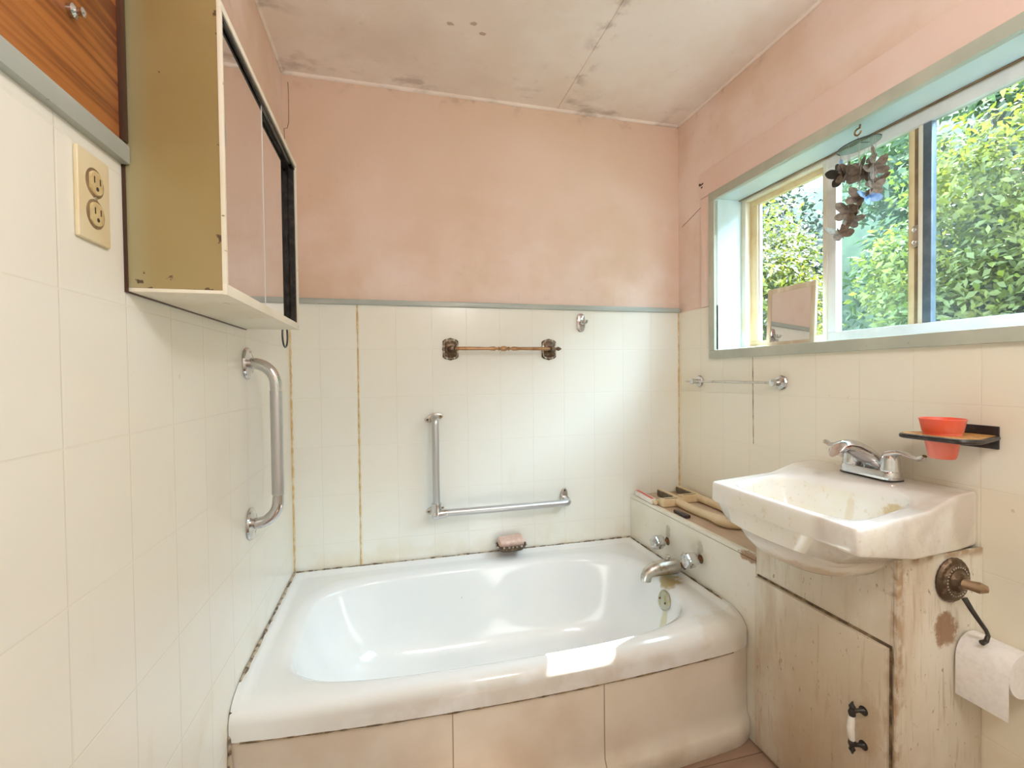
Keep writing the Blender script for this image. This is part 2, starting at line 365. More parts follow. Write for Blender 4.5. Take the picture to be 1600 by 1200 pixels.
# boards of the right wall round the window
k, c, n = plaster('pink_board', PINK, (.80, .61, .54), PINK); mat_board = k.done(c, .5, 0, n)
bm = bmesh.new(); box(bm, (W-.010, YF+.02, 2.004), (W+.008, -.18, 2.118), .003); box(bm, (W-.004, -.245, 1.507), (W+.008, -.18, 2.004), .002)
struct(obj('trim_1', bm, mat_board))
# chair rails
struct(obj('trim_2', bx((.0, -.014, 1.507), (W, .010, 1.529), .003), mat_trim))
struct(obj('trim_3', bx((-.012, -1.95, 1.541), (.012, -1.192, 1.570), .003), mat_trim))
struct(obj('trim_4', bx((-.012, -.585, 1.507), (.010, -.0, 1.527), .003), mat_trim))
# beads under the ceiling
bm = bmesh.new(); tube(bm, [(-.012, .008, H-.004), (W, .008, H-.004)], .009, 8)
struct(obj('trim_5', bm, mat_ceil))
bm = bmesh.new(); tube(bm, [(-.010, .0, H-.004), (-.010, YF, H-.004)], .008, 8); struct(obj('trim_6', bm, mat_ceil))
bm = bmesh.new(); tube(bm, [(W+.004, .0, H-.004), (W+.004, YF, H-.004)], .007, 8); struct(obj('trim_7', bm, mat_ceil))
# joint in the ceiling board
struct(obj('trim_8', bx((1.163, YF, H-.003), (1.178, .0, H+.002), .001), mat_ceil))
# caulk: seam of the back panel and both corners
struct(obj('trim_9', wobble_strip([(.262, -.0005, .41), (.264, -.0005, 1.505)], .0034, .0, (0, -1, 0), 1), mat_caulk))
struct(obj('trim_10', wobble_strip([(.002, -.002, .41), (.002, -.002, 1.505)], .0045, .0, (0, -1, 0), 2), mat_caulk))
struct(obj('trim_11', wobble_strip([(W-.002, -.002, .62), (W-.002, -.002, 1.505)], .0028, .0, (0, -1, 0), 3), mat_caulk))
struct(obj('trim_12', wobble_strip([(W-.0003, -.497, .92), (W-.0003, -.494, 1.265)], .0012, .0, (-1, 0, 0), 3), mat_grime))
struct(obj('trim_15', bx((1.9145, WY1, WZ1-.004), (1.922, WY0, WZ1-.0005), .0005), mat_brown))
# plaster crack in the back left corner
bm = bmesh.new(); tube(bm, [(.012, .0095, 2.40), (.013, .0095, 2.33), (.012, .0095, 2.24), (.006, .0095, 2.215), (-.006, .0095, 2.212), (-.004, .0095, 2.10), (-.003, .0095, 1.95)], .0011, 6)
struct(obj('trim_13', bm, mat_grime))
bm = bmesh.new(); tube(bm, [(W+.007, -.02, 1.93), (W+.007, -.09, 1.95), (W+.007, -.17, 1.975)], .0010, 6); struct(obj('trim_14', bm, mat_grime))

# ------------------------------------------------------------------ window
win = bpy.data.objects.new('window_1', None); C.objects.link(win); struct(win)
cs = bmesh.new(); d0, d1 = W-.013, W+.010
oy0, oy1, oz0, oz1 = -.243, -1.778, 1.268, 2.006
for a, b in (((oy0, oz0), (oy1, WZ0)), ((oy0, WZ1-.004), (oy1, oz1))):
    box(cs, (d0, b[0], a[1]), (d1, a[0], b[1]), .003)
for a, b in ((oy0, WY0), (WY1, oy1)): box(cs, (d0, b, WZ0), (d1, a, WZ1-.004), .003)
obj('casing', cs, mat_casing, win)
jb = bmesh.new()
box(jb, (W-.006, WY1-.01, WZ0-.012), (XO, WY0+.01, WZ0)); box(jb, (W-.006, WY1-.01, WZ1), (XO, WY0+.01, WZ1+.012))
box(jb, (W-.006, WY0, WZ0), (XO, WY0+.012, WZ1)); box(jb, (W-.006, WY1-.012, WZ0), (XO, WY1, WZ1))
obj('jamb', jb, mat_jamb, win)
def frame4(bm, x0, x1, y0, y1, z0, z1, wy, wz, bev=.003):
    box(bm, (x0, y1, z0), (x1, y0, z0+wz), bev); box(bm, (x0, y1, z1-wz), (x1, y0, z1), bev)
    box(bm, (x0, y0-wy, z0+wz), (x1, y0, z1-wz), bev); box(bm, (x0, y1, z0+wz), (x1, y1+wy, z1-wz), bev)
fr = bmesh.new(); frame4(fr, 1.925, 1.995, WY0, WY1, WZ0, WZ1, .028, .014)
obj('outer_frame', fr, mat_frame, win)
# narrow sash on the left
sa = bmesh.new(); frame4(sa, 1.950, 1.970, WY0-.028, -.722, WZ0+.012, WZ1-.014, .040, .024)
s1 = obj('sash', sa, mat_yellow, win)
obj('sash_lining', bx((1.956, WY0-.078, WZ0+.03), (1.968, WY0-.067, WZ1-.036)), mat_whiteframe, s1)
obj('pane', bx((1.964, -.700, WZ0+.03), (1.967, WY0-.06, WZ1-.03)), mat_glass, s1)
# wide sash in front of it
sb = bmesh.new(); frame4(sb, 1.918, 1.946, -.700, WY1+.03, WZ0+.006, WZ1-.010, .048, .034)
s2 = obj('sash', sb, mat_whiteframe, win)
obj('stile_edge', bx((1.914, -.716, WZ0+.010), (1.920, -.700, WZ1-.014), .001), mat_frame, s2)
obj('pane', bx((1.930, -.975, WZ0+.03), (1.933, -.74, WZ1-.03)), mat_glass_hazy, s2)
obj('pane', bx((1.930, WY1+.06, WZ0+.03), (1.933, -1.038, WZ1-.03)), mat_glass_dusty, s2)
bm = bmesh.new(); box(bm, (1.934, -.990, WZ0+.03), (1.955, -.972, WZ1-.03), .002); mu = obj('mullion', bm, mat_yellow, win)
obj('groove', bx((1.934, -1.005, WZ0+.03), (1.950, -.990, WZ1-.03), .001), mat_brown, mu)
obj('strip', bx((1.926, -1.017, WZ0+.03), (1.950, -1.005, WZ1-.03), .002), mat_frame, mu)
obj('dark_strip', bx((1.927, -1.040, WZ0+.03), (1.948, -1.017, WZ1-.03), .002), mat_dkframe, mu)
bm = bmesh.new(); box(bm, (1.926, -1.005, 1.575), (1.936, -.991, 1.640), .003); lathe(bm, [(.006, 0), (.006, .006), (.003, .008)], (1.928, -.998, 1.625), (-1, 0, 0), 12)
lathe(bm, [(.006, 0), (.006, .006), (.003, .008)], (1.928, -.998, 1.588), (-1, 0, 0), 12); obj('latch', bm, mat_oldchrome, mu)

# ------------------------------------------------------------------ bathtub
def raypoly(c, t, poly):
    d = Vector((math.cos(t), math.sin(t))); best = None
    for i in range(len(poly)):
        a = Vector(poly[i]); b = Vector(poly[(i+1) % len(poly)]); e = b-a
        den = d.x*e.y-d.y*e.x
        if abs(den) < 1e-9: continue
        ac = a-Vector(c); s = (ac.x*e.y-ac.y*e.x)/den; q = (ac.x*d.y-ac.y*d.x)/den
        if s > 0 and -1e-6 <= q <= 1+1e-6 and (best is None or s > best): best = s
    return Vector(c)+d*best
def sup(c, a, b, t, n):
    ct, st = math.cos(t), math.sin(t); r = (abs(ct/a)**n+abs(st/b)**n)**(-1/n)
    return Vector((c[0]+ct*r, c[1]+st*r))
TL = 1.522; RIM = .395
def yfront(x): return -.795-.042*max(0, math.sin(PI*min(max(x/TL, 0), 1)))**.8 + .016*max(0, (x-1.44)/.082)**2
poly = [(0.002, -.002), (TL, -.002)] + [(TL*(1-i/40)+.002*(i/40), yfront(TL*(1-i/40))) for i in range(41)]
tc0 = (.760, -.435)
NT = 300
# angles with the corners included
A = sorted([2*PI*i/NT for i in range(NT)] + [math.atan2(p[1]-tc0[1], p[0]-tc0[0]) % (2*PI) for p in (poly[0], poly[1], poly[2], poly[-1])])
def tubz(x, y):
    z = RIM; df = y-yfront(x)
    if df < .048: z -= .048-math.sqrt(max(0, .048**2-(.048-max(df, 0))**2))
    dw = min(x-.002, TL-x, -.002-y)
    if dw < .028 and df > .03: s = min(1, max(0, (.028-dw)/.010)); z += .013*s*s*(3-2*s)*min(1, (df-.03)/.05)
    return z
R = []
for q in [0, .25, .45, .6, .7, .78, .84, .88, .91, .94, .96, .975, .985, .993, 1]:
    pass
outer = [raypoly(tc0, t, poly) for t in A]
def opening(t): 
    n = 4.2 if math.cos(t) < 0 else 3.2
    return sup((.765, -.440), .668 if math.cos(t) < 0 else .655, .326, t, n)
opn = [opening(t) for t in A]
qs = [0, .15, .3, .45, .58, .68, .76, .82, .87, .91, .94, .965, .985, 1]
body = []
LIPZ = .312
body.append([(p.x+(tc0[0]-p.x)*.01, p.y+(tc0[1]-p.y)*.02, LIPZ) for p in outer])
body.append([(p.x, p.y, LIPZ) for p in outer])
for q in qs[::-1]:
    row = []
    for o_, i_ in zip(outer, opn):
        p = i_.lerp(o_, q); z = tubz(p.x, p.y)
        L = (o_-i_).length; d = q*L
        if d < .03: z -= .012*(1-d/.03)**2
        row.append((p.x, p.y, z))
    body.append(row)
for s, z, sh in ((.993, .375, 0), (.984, .350, 0), (.972, .31, .001), (.958, .265, .003), (.940, .22, .006), (.918, .18, .010), (.888, .142, .014), (.850, .112, .018), (.80, .088, .02), (.73, .070, .02), (.64, .060, .02), (.5, .055, .02), (.25, .052, .02)):
    row = []
    for i_ in opn:
        dx = i_.x-.765; dy = i_.y+.440
        f = s if dx > 0 else s-(1-s)*.35*abs(dx)/.66          # the back rest slopes more
        row.append((.765+dx*f+sh, -.440+dy*s, z))
    body.append(row)
bm = bmesh.new(); rings(bm, body, False, True)
tubo = thing('bathtub', 'white enamelled bathtub set in the alcove under the tiled wall', 'bathtub', (0, 0, 0))
obj('basin', bm, mat_tub, tubo, ang=1.2)
# apron
xs = [.002+(TL-.002)*i/60 for i in range(61)]
prof = [(.309, .007), (.29, .006), (.12, .006), (.085, .004), (.070, -.006), (.055, -.011), (.03, -.010), (.001, -.004)]
bm = bmesh.new(); V = []
for z, ins in prof: V.append([bm.verts.new((x, yfront(x)+ins, z)) for x in xs])
for z in (.001, .309): V.append([bm.verts.new((x, yfront(x)+.03, z)) for x in xs])
for a, b in zip(V, V[1:]):
    for i in range(60): bm.faces.new((a[i], a[i+1], b[i+1], b[i]))
for i in range(60): bm.faces.new((V[-1][i], V[-1][i+1], V[0][i+1], V[0][i]))
bm.faces.new([v[0] for v in V]); bm.faces.new([v[-1] for v in V][::-1])
obj('apron', bm, mat_apron, tubo)
obj('seam', wobble_strip([(x, yfront(x)+.0012, .3105) for x in xs[1:-1:4]], .0020, .0, (0, 0, 1), 5), mat_grime, tubo)
obj('caulk', wobble_strip([(.01, -.009, RIM+.012), (TL-.01, -.009, RIM+.012)], .0042, .003, (0, 0, 1), 6), mat_caulk_pale, tubo)
obj('caulk', wobble_strip([(.004, -.006, RIM+.013), (.004, -.70, RIM+.013), (.004, -.78, RIM-.02), (.004, -.795, .32), (.004, -.799, .20), (.004, -.80, .01)], .0044, .003, (0, 0, 1), 7), mat_caulk_pale, tubo)
obj('caulk', wobble_strip([(TL-.007, -.012, RIM+.012), (TL-.007, -.66, RIM+.012), (TL-.007, -.745, RIM-.010), (TL-.007, -.765, .33)], .0036, .003, (0, 0, 1), 8), mat_grime, tubo)
bm = lt([(.0, 0), (.036, 0), (.038, .004), (.033, .009), (.012, .011), (0, .011)], (1.4045, -.482, .332), (-1, 0, .22), 28)
ov = obj('overflow_plate', bm, simple('limescaled_plate', (.50, .50, .42), .4, .7, (.42, .38, .16), 60), tubo)
for dy, dz in ((.018, .0), (-.018, -.004)):
    bm = lathe(bmesh.new(), [(.004, 0), (.004, .003), (0, .003)], (1.3945, -.482+dy, .3345+dz), (-1, 0, .22), 10)
    obj('screw', bm, mat_rust, ov)

# ------------------------------------------------------------------ plumbing ledge beside the tub
lg = thing('plumbing_ledge', 'boxed-in white ledge between the bathtub and the window wall with a worn tan top', 'ledge', (1.66, -.4, 0))
def P_(o, parent): o.parent = parent; o.matrix_parent_inverse = parent.matrix_world.inverted(); return o
def child(name, bm, m, parent, ang=.6):
    o = obj(name, bm, m, None, None, ang); o.parent = parent
    mw = Matrix.Translation(parent.location) @ parent.rotation_euler.to_matrix().to_4x4() if parent.type == 'EMPTY' else Matrix.Identity(4)
    o.matrix_parent_inverse = mw.inverted(); return o
child('front_panel', bx((TL+.002, -.812, .0), (TL+.020, -.001, .598), .001), mat_panel, lg)
child('top_board', bx((TL+.024, -.812, .585), (W-.001, -.001, .612), .001), mat_ledge, lg)
child('edge_strip', bx((TL+.0015, -.812, .600), (TL+.023, -.001, .6145), .002), mat_panel, lg)

def knob(x, y, z, lab):
    K = 1.28
    t = thing('tap_handle', lab, 'tap handle', (x, y, z), (0, 0, 0), 'bath tap handles on the ledge front')
    obj('stem', lt([(.009, 0), (.009, .030), (0, .030)], (0, 0, 0), (-1, 0, 0), 16), mat_rust, t)
    obj('hole_rim', lt([(.0135, .0), (.017, .0015), (.013, .003), (0, .003)], (0.001, 0, 0), (-1, 0, 0), 20), mat_grime, t)
    pr = [(a*K, b) for a, b in [(.0, .020), (.016, .020), (.0205, .028), (.0215, .056), (.019, .070), (.008, .074), (0, .074)]]
    b = lt(pr, (0, 0, 0), (-1, 0, 0), 24, 4, .12); kn = obj('knob', b, mat_chrome, t, ang=.35)
    obj('button', lt([(.0, .072), (.010, .072), (.010, .0765), (.0, .0775)], (0, 0, 0), (-1, 0, 0), 16), mat_oldchrome, kn)
    return t
knob(1.524, -.315, .492, 'chrome four-lobed bath tap handle nearer the back wall')
knob(1.524, -.535, .500, 'chrome four-lobed bath tap handle nearer the washbasin')
sp = thing('bath_spout', 'tarnished chrome bath spout sticking out of the ledge over the tub', 'spout', (1.524, -.43, .437))
obj('supply_pipe', tb([(0, 0, 0), (-.05, 0, 0)], .010, 16), mat_rust, sp)
obj('hole', lt([(0, 0), (.019, 0), (.019, .0015), (0, .0015)], (0.001, 0, 0), (-1, 0, 0), 24), mat_grime, sp)
obj('spout_body', tb([(-.028, 0, -.002), (-.032, 0, -.002), (-.040, 0, -.001), (-.07, 0, 0), (-.11, 0, -.001), (-.145, 0, -.006), (-.163, 0, -.016), (-.170, 0, -.030), (-.171, 0, -.044)],
    [.018, .028, .0305, .031, .029, .026, .023, .021, .020], 24), mat_oldchrome, sp, ang=.8)
dv = obj('diverter_knob', lt([(.0, .0), (.005, 0), (.005, .012), (.012, .014), (.013, .019), (.009, .023), (0, .024)], (-.075, 0, .024), (0, 0, 1), 16), mat_oldchrome, sp)

# ------------------------------------------------------------------ vanity
van = thing('vanity_cabinet', 'scuffed off-white wooden vanity cabinet under the washbasin', 'cabinet', (1.66, -1.03, 0))
VY1 = -1.244
bm = bmesh.new(); box(bm, (TL+.002, VY1, 0), (W-.001, -.8135, .684), .001)
box(bm, (TL+.002, VY1, .684), (W-.001, -1.238, .770)); box(bm, (TL+.002, -.826, .684), (W-.001, -.8135, .770)); 
child('body', bm, mat_vanity, van)
# front rail cut round the bowl
pts = [(-.8135, .682), (-.8135, .772), (-.838, .772), (-.850, .738), (-.874, .708), (-.905, .686), (-1.09, .687), (-1.150, .697), (-1.184, .713), (-1.208, .739), (-1.229, .772), (VY1, .772), (VY1, .682)]
child('front_rail', prism(pts, (TL+.001, TL+.016), 0), mat_vanity, van)
child('corner_strip', bx((TL-.0015, VY1-.002, .0), (TL+.014, VY1+.006, .770), .002), mat_vanity, van)
dr = child('door', bx((TL-.012, -1.2285, .02), (TL-.0005, -.8225, .556), .0015), mat_vanity, van)
child('door_gap', bx((TL-.0010, -1.2325, .5555), (TL+.0012, -.8215, .5625)), mat_grime, van); child('door_gap', bx((TL-.0010, -1.2335, .02), (TL+.0012, -1.2275, .556)), mat_grime, van)
def hpart(name, bm, m): 
    o = obj(name, bm, m); o.parent = dr; return o
hx = TL-.012; hy = -1.168
HM = dr
for z, s in ((.377, 1), (.283, -1)):
    bm = bmesh.new()
    tube(bm, [(hx, hy-.008, z-.004*s), (hx-.012, hy-.004, z-.004*s), (hx-.026, hy, z-.006*s)], [.008, .0045, .006], 12)
    lathe(bm, [(0, -.002), (.011, -.001), (.011, .002), (0, .0025)], (hx, hy-.008, z-.004*s), (-1, 0, 0), 16)
    tube(bm, [(hx-.026, hy, z-.016*s), (hx-.027, hy, z-.008*s), (hx-.027, hy, z), (hx-.026, hy, z+.006*s), (hx-.026, hy, z+.012*s), (hx-.025, hy, z+.018*s)], [.0075, .0085, .005, .0075, .004, .0015], 12)
    h1 = obj('handle_fitting', bm, mat_black); h1.parent = dr
    h1.matrix_parent_inverse = (Matrix.Translation(van.location) @ dr.matrix_parent_inverse).inverted()
bm = tb([(hx-.026, hy, .300), (hx-.029, hy, .312), (hx-.031, hy, .330), (hx-.029, hy, .348), (hx-.026, hy, .361)], [.0065, .0080, .0085, .0080, .0065], 16)
h2 = obj('handle_grip', bm, mat_white); h2.parent = dr; h2.matrix_parent_inverse = h1.matrix_parent_inverse.copy(); h2['label'] = 'white porcelain grip'

# ------------------------------------------------------------------ washbasin
FL, FR_, BR, BL = Vector((1.312, -.868)), Vector((1.312, -1.322)), Vector((1.795, -1.232)), Vector((1.795, -.768))
def sround(P, r, n=6):
    """polygon with rounded corners"""
    out = []
    for i, p in enumerate(P):
        a = (P[i-1]-p).normalized(); b = (P[(i+1) % len(P)]-p).normalized(); rr = r[i]
        for k_ in range(n+1):
            t = k_/n; out.append((p+a*rr)*(1-t)**2+p*2*t*(1-t)+(p+b*rr)*t**2)
    return out
bulge = [Vector((FL.x+(FR_.x-FL.x)*t-.012*math.sin(PI*t), FL.y+(FR_.y-FL.y)*t)) for t in (.2, .4, .6, .8)]
sp_poly = sround([BL, FL, FR_, BR], [.004, .018, .014, .004])
sp_poly = [tuple(p) for p in sp_poly]
sc = Vector((1.500, -1.075))
NS = 200
As = sorted([2*PI*i/NS for i in range(NS)] + [math.atan2(p[1]-sc.y, p[0]-sc.x) % (2*PI) for p in sp_poly])
sout = [raypoly(sc, t, sp_poly) for t in As]
rot = math.radians(9)
def bowl(t, ax=.135, by=.187, n=3.4, c=(1.493, -1.082)):
    u = sup((0, 0), ax, by, t-(-rot), n); 
    # rotate with the basin
    v = Vector((u.x, u.y)); v = Matrix.Rotation(-rot, 2) @ v
    return Vector(c)+v
QF, QB = (Vector((1.336, -.918)), Vector((1.334, -1.288))), (Vector((1.590, -.842)), Vector((1.655, -1.200)))
def bowlpt(t, k_, n=4.5):
    a = sup((0, 0), k_, k_, t, n); u = (1-a.y)/2*1.0; v = (a.x+1)/2
    return QF[0].lerp(QF[1], u).lerp(QB[0].lerp(QB[1], u), v)
def underpt(t, k_): return sup((1.492, -1.045), .150*k_, .182*k_, t, 2.5)
def rimz(x, y): q = min(1, max(0, (x-1.56)/.16)); return .884+.022*q*q*(3-2*q)
B = []
bin_ = [bowlpt(t, 1) for t in As]
def skirt(p): return .828-.043*min(1, max(0, (p.x-1.312)/.21))-.012*min(1, max(0, (p.x-1.52)/.2))      # the apron gets deeper towards the wall
# underside first: hidden bowl, then skirt, then top
und = [(.05, .690), (.35, .692), (.6, .700), (.8, .716), (.93, .742), (1.03, .772)]
for k_, z in und: B.append([(*underpt(t, k_), z) for t in As])
B.append([(*(underpt(t, 1.10).lerp(o_, .30)), .778) for t, o_ in zip(As, sout)])
B.append([(*(sc.lerp(o_, .965)), skirt(o_)+.004) for o_ in sout])
B.append([(*(sc.lerp(o_, .985)), skirt(o_)) for o_ in sout])
B.append([(*o_, skirt(o_)+.006) for o_ in sout])
for q, dz in ((1, -.016), (1, -.008), (.995, -.003), (.985, -.0005), (.97, 0)):
    B.append([(*(sc.lerp(o_, q)), rimz(*o_)+dz) for o_ in sout])
for q in (.85, .7, .5, .3, .15, .06):
    row = []
    for o_, i_ in zip(sout, bin_):
        p = i_.lerp(sc.lerp(o_, .97), q); row.append((p.x, p.y, rimz(p.x, p.y)-(.003 if q < .1 else 0)))
    B.append(row)
for k_, z in ((1, .877), (.985, .869), (.965, .852), (.93, .822), (.88, .787), (.80, .757), (.66, .737), (.45, .727), (.2, .722), (.08, .718)):
    B.append([(*bowlpt(t, k_, 4.5 if k_ > .9 else 3), min(z, 1)) for t in As])
bm = bmesh.new(); rings(bm, B)
snk = thing('washbasin', 'white porcelain washbasin with rust stains, mounted over the vanity below the window', 'sink', (1.797, -1.0, .775))
child('basin', bm, mat_sink, snk, ang=1.0)
b = lt([(0, 0), (.020, 0), (.022, .003), (.017, .005), (0, .004)], (1.500, -1.080, .716), (0, 0, 1), 24); child('drain', b, mat_oldchrome, snk)
b = lt([(0, 0), (.013, 0), (.011, .004), (0, .005)], (1.43, -1.10, .689), (0, 0, -1), 16)
b.free()

# faucet: long axis along the wall
fz = .9065
fa = thing('basin_tap', 'chrome two-handled centreset tap on the back ledge of the washbasin', 'tap', (1.722, -1.025, fz), (0, 0, math.radians(-4)))
L2 = .082
base = sround([Vector((-.028, -L2)), Vector((.028, -L2)), Vector((.028, L2)), Vector((-.028, L2))], [.026]*4, 8)
obj('gasket', prism([(p.x*1.05, p.y*1.02) for p in base], (0, .003)), mat_black, fa)
bm = bmesh.new(); rings(bm, [[(p.x*s, p.y*(1-(1-s)*.3), z) for p in base] for s, z in ((1, .003), (1, .008), (.97, .020), (.90, .025))])
obj('base', bm, mat_chrome, fa)
# spout: broad at the base, leaning forward (towards -x)
R_ = []
for x, z, wy, hz in ((.014, .022, .054, .012), (.006, .036, .047, .018), (-.010, .053, .037, .021), (-.034, .070, .029, .021), (-.060, .083, .024, .020), (-.086, .089, .0225, .018), (-.106, .086, .0215, .017), (-.119, .076, .0190, .014), (-.124, .068, .012, .009)):
    R_.append([(x+.5*hz*math.sin(t), wy*math.cos(t), z+hz*math.sin(t)) for t in [2*PI*j/24 for j in range(24)]])
bm = bmesh.new(); rings(bm, R_); spo = obj('spout', bm, mat_chrome, fa, ang=1.0)
obj('aerator', lt([(0, 0), (.0125, 0), (.0125, .012), (.010, .014), (0, .014)], (-.106, 0, .072), (-.15, 0, -1), 20), mat_oldchrome, spo)
for s in (-1, 1):
    hb = obj('handle', lt([(.024, 0), (.0245, .006), (.023, .012), (.0215, .030), (.0195, .042), (.0145, .052), (.006, .057), (0, .058)], (0, s*.058, .024), (0, 0, 1), 24), mat_chrome, fa)
    P = [(0, s*.058, .070), (-.002, s*.078, .078), (-.003, s*.098, .079), (-.004, s*.118, .073), (-.004, s*.134, .071), (-.004, s*.146, .077), (-.004, s*.150, .081)]
    obj('lever', tb(P, [.0125, .0085, .0062, .0052, .0058, .0066, .0045], 14, 1.6), mat_chrome, hb)
    obj('ring', lt([(.0235, -.001), (.0235, .0015), (0, .0015)], (0, s*.058, .0255), (0, 0, 1), 24), mat_black, hb)

# ------------------------------------------------------------------ cup holder and tumbler
ch = thing('tumbler_holder', 'rust-stained black metal tumbler shelf fixed to the wall right of the tap', 'holder', (W, -1.225, 1.045))
HC = Vector((-.105, -.0))
pts = [Vector((0, .045)), Vector((-.115, .080)), Vector((-.150, .065)), Vector((-.150, -.065)), Vector((-.115, -.080)), Vector((0, -.045))]
rp = sround(pts, [.004, .012, .012, .012, .012, .004], 5)
def ringplate(out, c, r, z0, z1, n=48):
    bm = bmesh.new(); T = [2*PI*i/n for i in range(n)]; po = [tuple(p) for p in out]
    O = [raypoly(c, t, po) for t in T]; I = [Vector((c[0]+r*math.cos(t), c[1]+r*math.sin(t))) for t in T]
    rings(bm, [[(*p, z0) for p in O], [(*p, z1) for p in O], [(*p, z1) for p in I], [(*p, z0) for p in I]], closed=True); return bm
obj('shelf_plate', ringplate(rp, (-.088, .013), .0375, 0, .003), mat_rustyplate, ch)
bm = bmesh.new(); n_ = len(rp); po = [tuple(p) for p in rp]
tube(bm, [(p.x, p.y, -.003) for p in rp], .0062, 8); obj('rim', bm, mat_black, ch)
obj('wall_plate', bx((-.006, -.05, -.03), (-.0005, .05, .025), .002), mat_black, ch)
cup = lt([(0, -.056), (.0245, -.056), (.027, -.052), (.0355, .0), (.0365, .008), (.0385, .010), (.044, .038), (.0455, .041), (.0445, .042), (.0425, .038), (.036, .008), (.0335, 0), (.025, -.050), (0, -.052)], (0, 0, 0), (0, 0, 1), 40)
cu = obj('tumbler', cup, mat_coral, None, (W-.088, -1.212, 1.045)); tag(cu, 'coral red plastic tumbler sitting in the black wall holder', 'tumbler')

# ------------------------------------------------------------------ toilet paper holder on the vanity end
tp = thing('toilet_paper_holder', 'ornate dark bronze toilet paper holder on the end of the vanity', 'paper holder', (1.690, VY1-.001, .705))
obj('rosette', lt([(0, 0), (.052, 0), (.053, .004), (.048, .009), (.040, .010), (.036, .014), (.028, .015), (.022, .022), (.013, .026), (0, .026)], (0, 0, 0), (0, -1, 0), 48, 24, .012), mat_bronze, tp)
bm = bmesh.new()
for i in range(28):
    t = 2*PI*i/28; bmesh.ops.create_icosphere(bm, subdivisions=1, radius=.0026, matrix=Matrix.Translation((.034*math.cos(t), -.0135, .034*math.sin(t))))
obj('beading', bm, mat_oldchrome, tp)
obj('post', tb([(.0, -.018, 0), (.004, -.034, 0), (.010, -.050, 0), (.020, -.058, -.001)], [.014, .011, .013, .008], 16), simple('polished_bronze', (.42, .30, .20), .3, .9), tp)
obj('arm', tb([(-.006, -.03, -.030), (-.003, -.042, -.052), (.008, -.05, -.075), (.026, -.052, -.098), (.034, -.052, -.112), (.028, -.052, -.124), (.014, -.052, -.126)], [.006, .0052, .0048, .0045, .0045, .005, .006], 12), mat_steelwire, tp)
bm = lt([(.0, 0), (.050, 0), (.050, .10), (.018, .10), (.018, .001)], (1.749, VY1-.105, .525), (0, 1, 0), 40)
rl = thing('toilet_paper', 'white toilet paper roll hanging from the bronze holder', 'toilet paper', (1.749, VY1-.055, .52))
child('roll', bm, mat_paper, rl); 
child('loose_sheet', bx((1.6965, VY1-.105, .432), (1.6985, VY1-.006, .527), .0005), mat_paper, rl)

# ------------------------------------------------------------------ medicine cabinet
mc = thing('medicine_cabinet', 'white metal medicine cabinet with shade-toned olive sides and sliding mirror doors high on the left wall', 'cabinet', (0, -.885, 1.344))
D, Y0, Y1, Z0, Z1 = .140, -1.190, -.585, 1.344, 1.822
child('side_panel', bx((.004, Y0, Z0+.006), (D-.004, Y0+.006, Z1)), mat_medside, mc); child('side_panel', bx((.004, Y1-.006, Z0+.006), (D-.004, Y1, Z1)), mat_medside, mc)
child('bottom_panel', bx((.002, Y0, Z0), (D-.003, Y1, Z0+.006), .001), mat_enamel, mc); child('top_panel', bx((.004, Y0+.006, Z1-.005), (D-.004, Y1-.006, Z1)), mat_enamel, mc)
child('back_panel', bx((-.011, Y0-.004, Z0-.002), (.004, Y1+.004, Z1)), mat_darkwood, mc)
bm = bmesh.new(); fx0, fx1 = D-.004, D+.003
box(bm, (fx0, Y0-.001, Z0-.001), (fx1, Y1+.001, Z0+.017), .0008); box(bm, (fx0, Y0-.001, Z1-.012), (fx1, Y1+.001, Z1+.001), .0008)
box(bm, (fx0, Y0-.001, Z0+.017), (fx1, Y0+.006, Z1-.012), .0008); box(bm, (fx0, Y1-.006, Z0+.017), (fx1, Y1+.001, Z1-.012), .0008); child('front_frame', bm, mat_enamel, mc)
bm = bmesh.new(); box(bm, (D-.028, Y0+.007, Z1-.022), (D-.012, Y1-.006, Z1-.012)); box(bm, (D-.016, Y1-.016, Z0+.017), (D-.002, Y1-.006, Z1-.012)); 
box(bm, (D-.003, Y0+.007, Z1-.019), (D+.000, Y1-.006, Z1-.012)); child('track', bm, mat_black, mc)
mat_mirror_ = None
m1 = child('mirror_door', bx((D-.009, Y0+.008, Z0+.016), (D-.006, -.915, Z1-.016)), mat_mirror, mc)
m2 = child('mirror_door', bx((D-.016, -.955, Z0+.016), (D-.013, -.705, Z1-.020)), mat_mirror, mc)
child('inner_lining', bx((.004, Y1-.008, Z0+.006), (D-.006, Y1-.006, Z1-.005)), mat_black, mc)
child('inner_back', bx((D-.032, -.80, Z0+.006), (D-.030, Y1-.006, Z1-.005)), mat_black, mc)
eg = obj('ground_edge', bx((D-.0095, -.9175, Z0+.016), (D-.0052, -.9145, Z1-.016)), mat_whiteframe); eg.parent = m1; eg.matrix_parent_inverse = (Matrix.Translation(mc.location) @ m1.matrix_parent_inverse).inverted()
bm = bmesh.new(); lathe(bm, [(0, 0), (.016, 0), (.014, .0015), (0, .002)], (0, 0, 0), (1, 0, 0), 24)
bmesh.ops.transform(bm, matrix=Matrix.Translation((D-.006, Y0+.022, 1.62)) @ Matrix.Diagonal((1, .75, 3.0, 1)), verts=bm.verts)
tg = obj('finger_pull', bm, mat_teal); tg.parent = m1; tg.matrix_parent_inverse = (Matrix.Translation(mc.location) @ m1.matrix_parent_inverse).inverted()

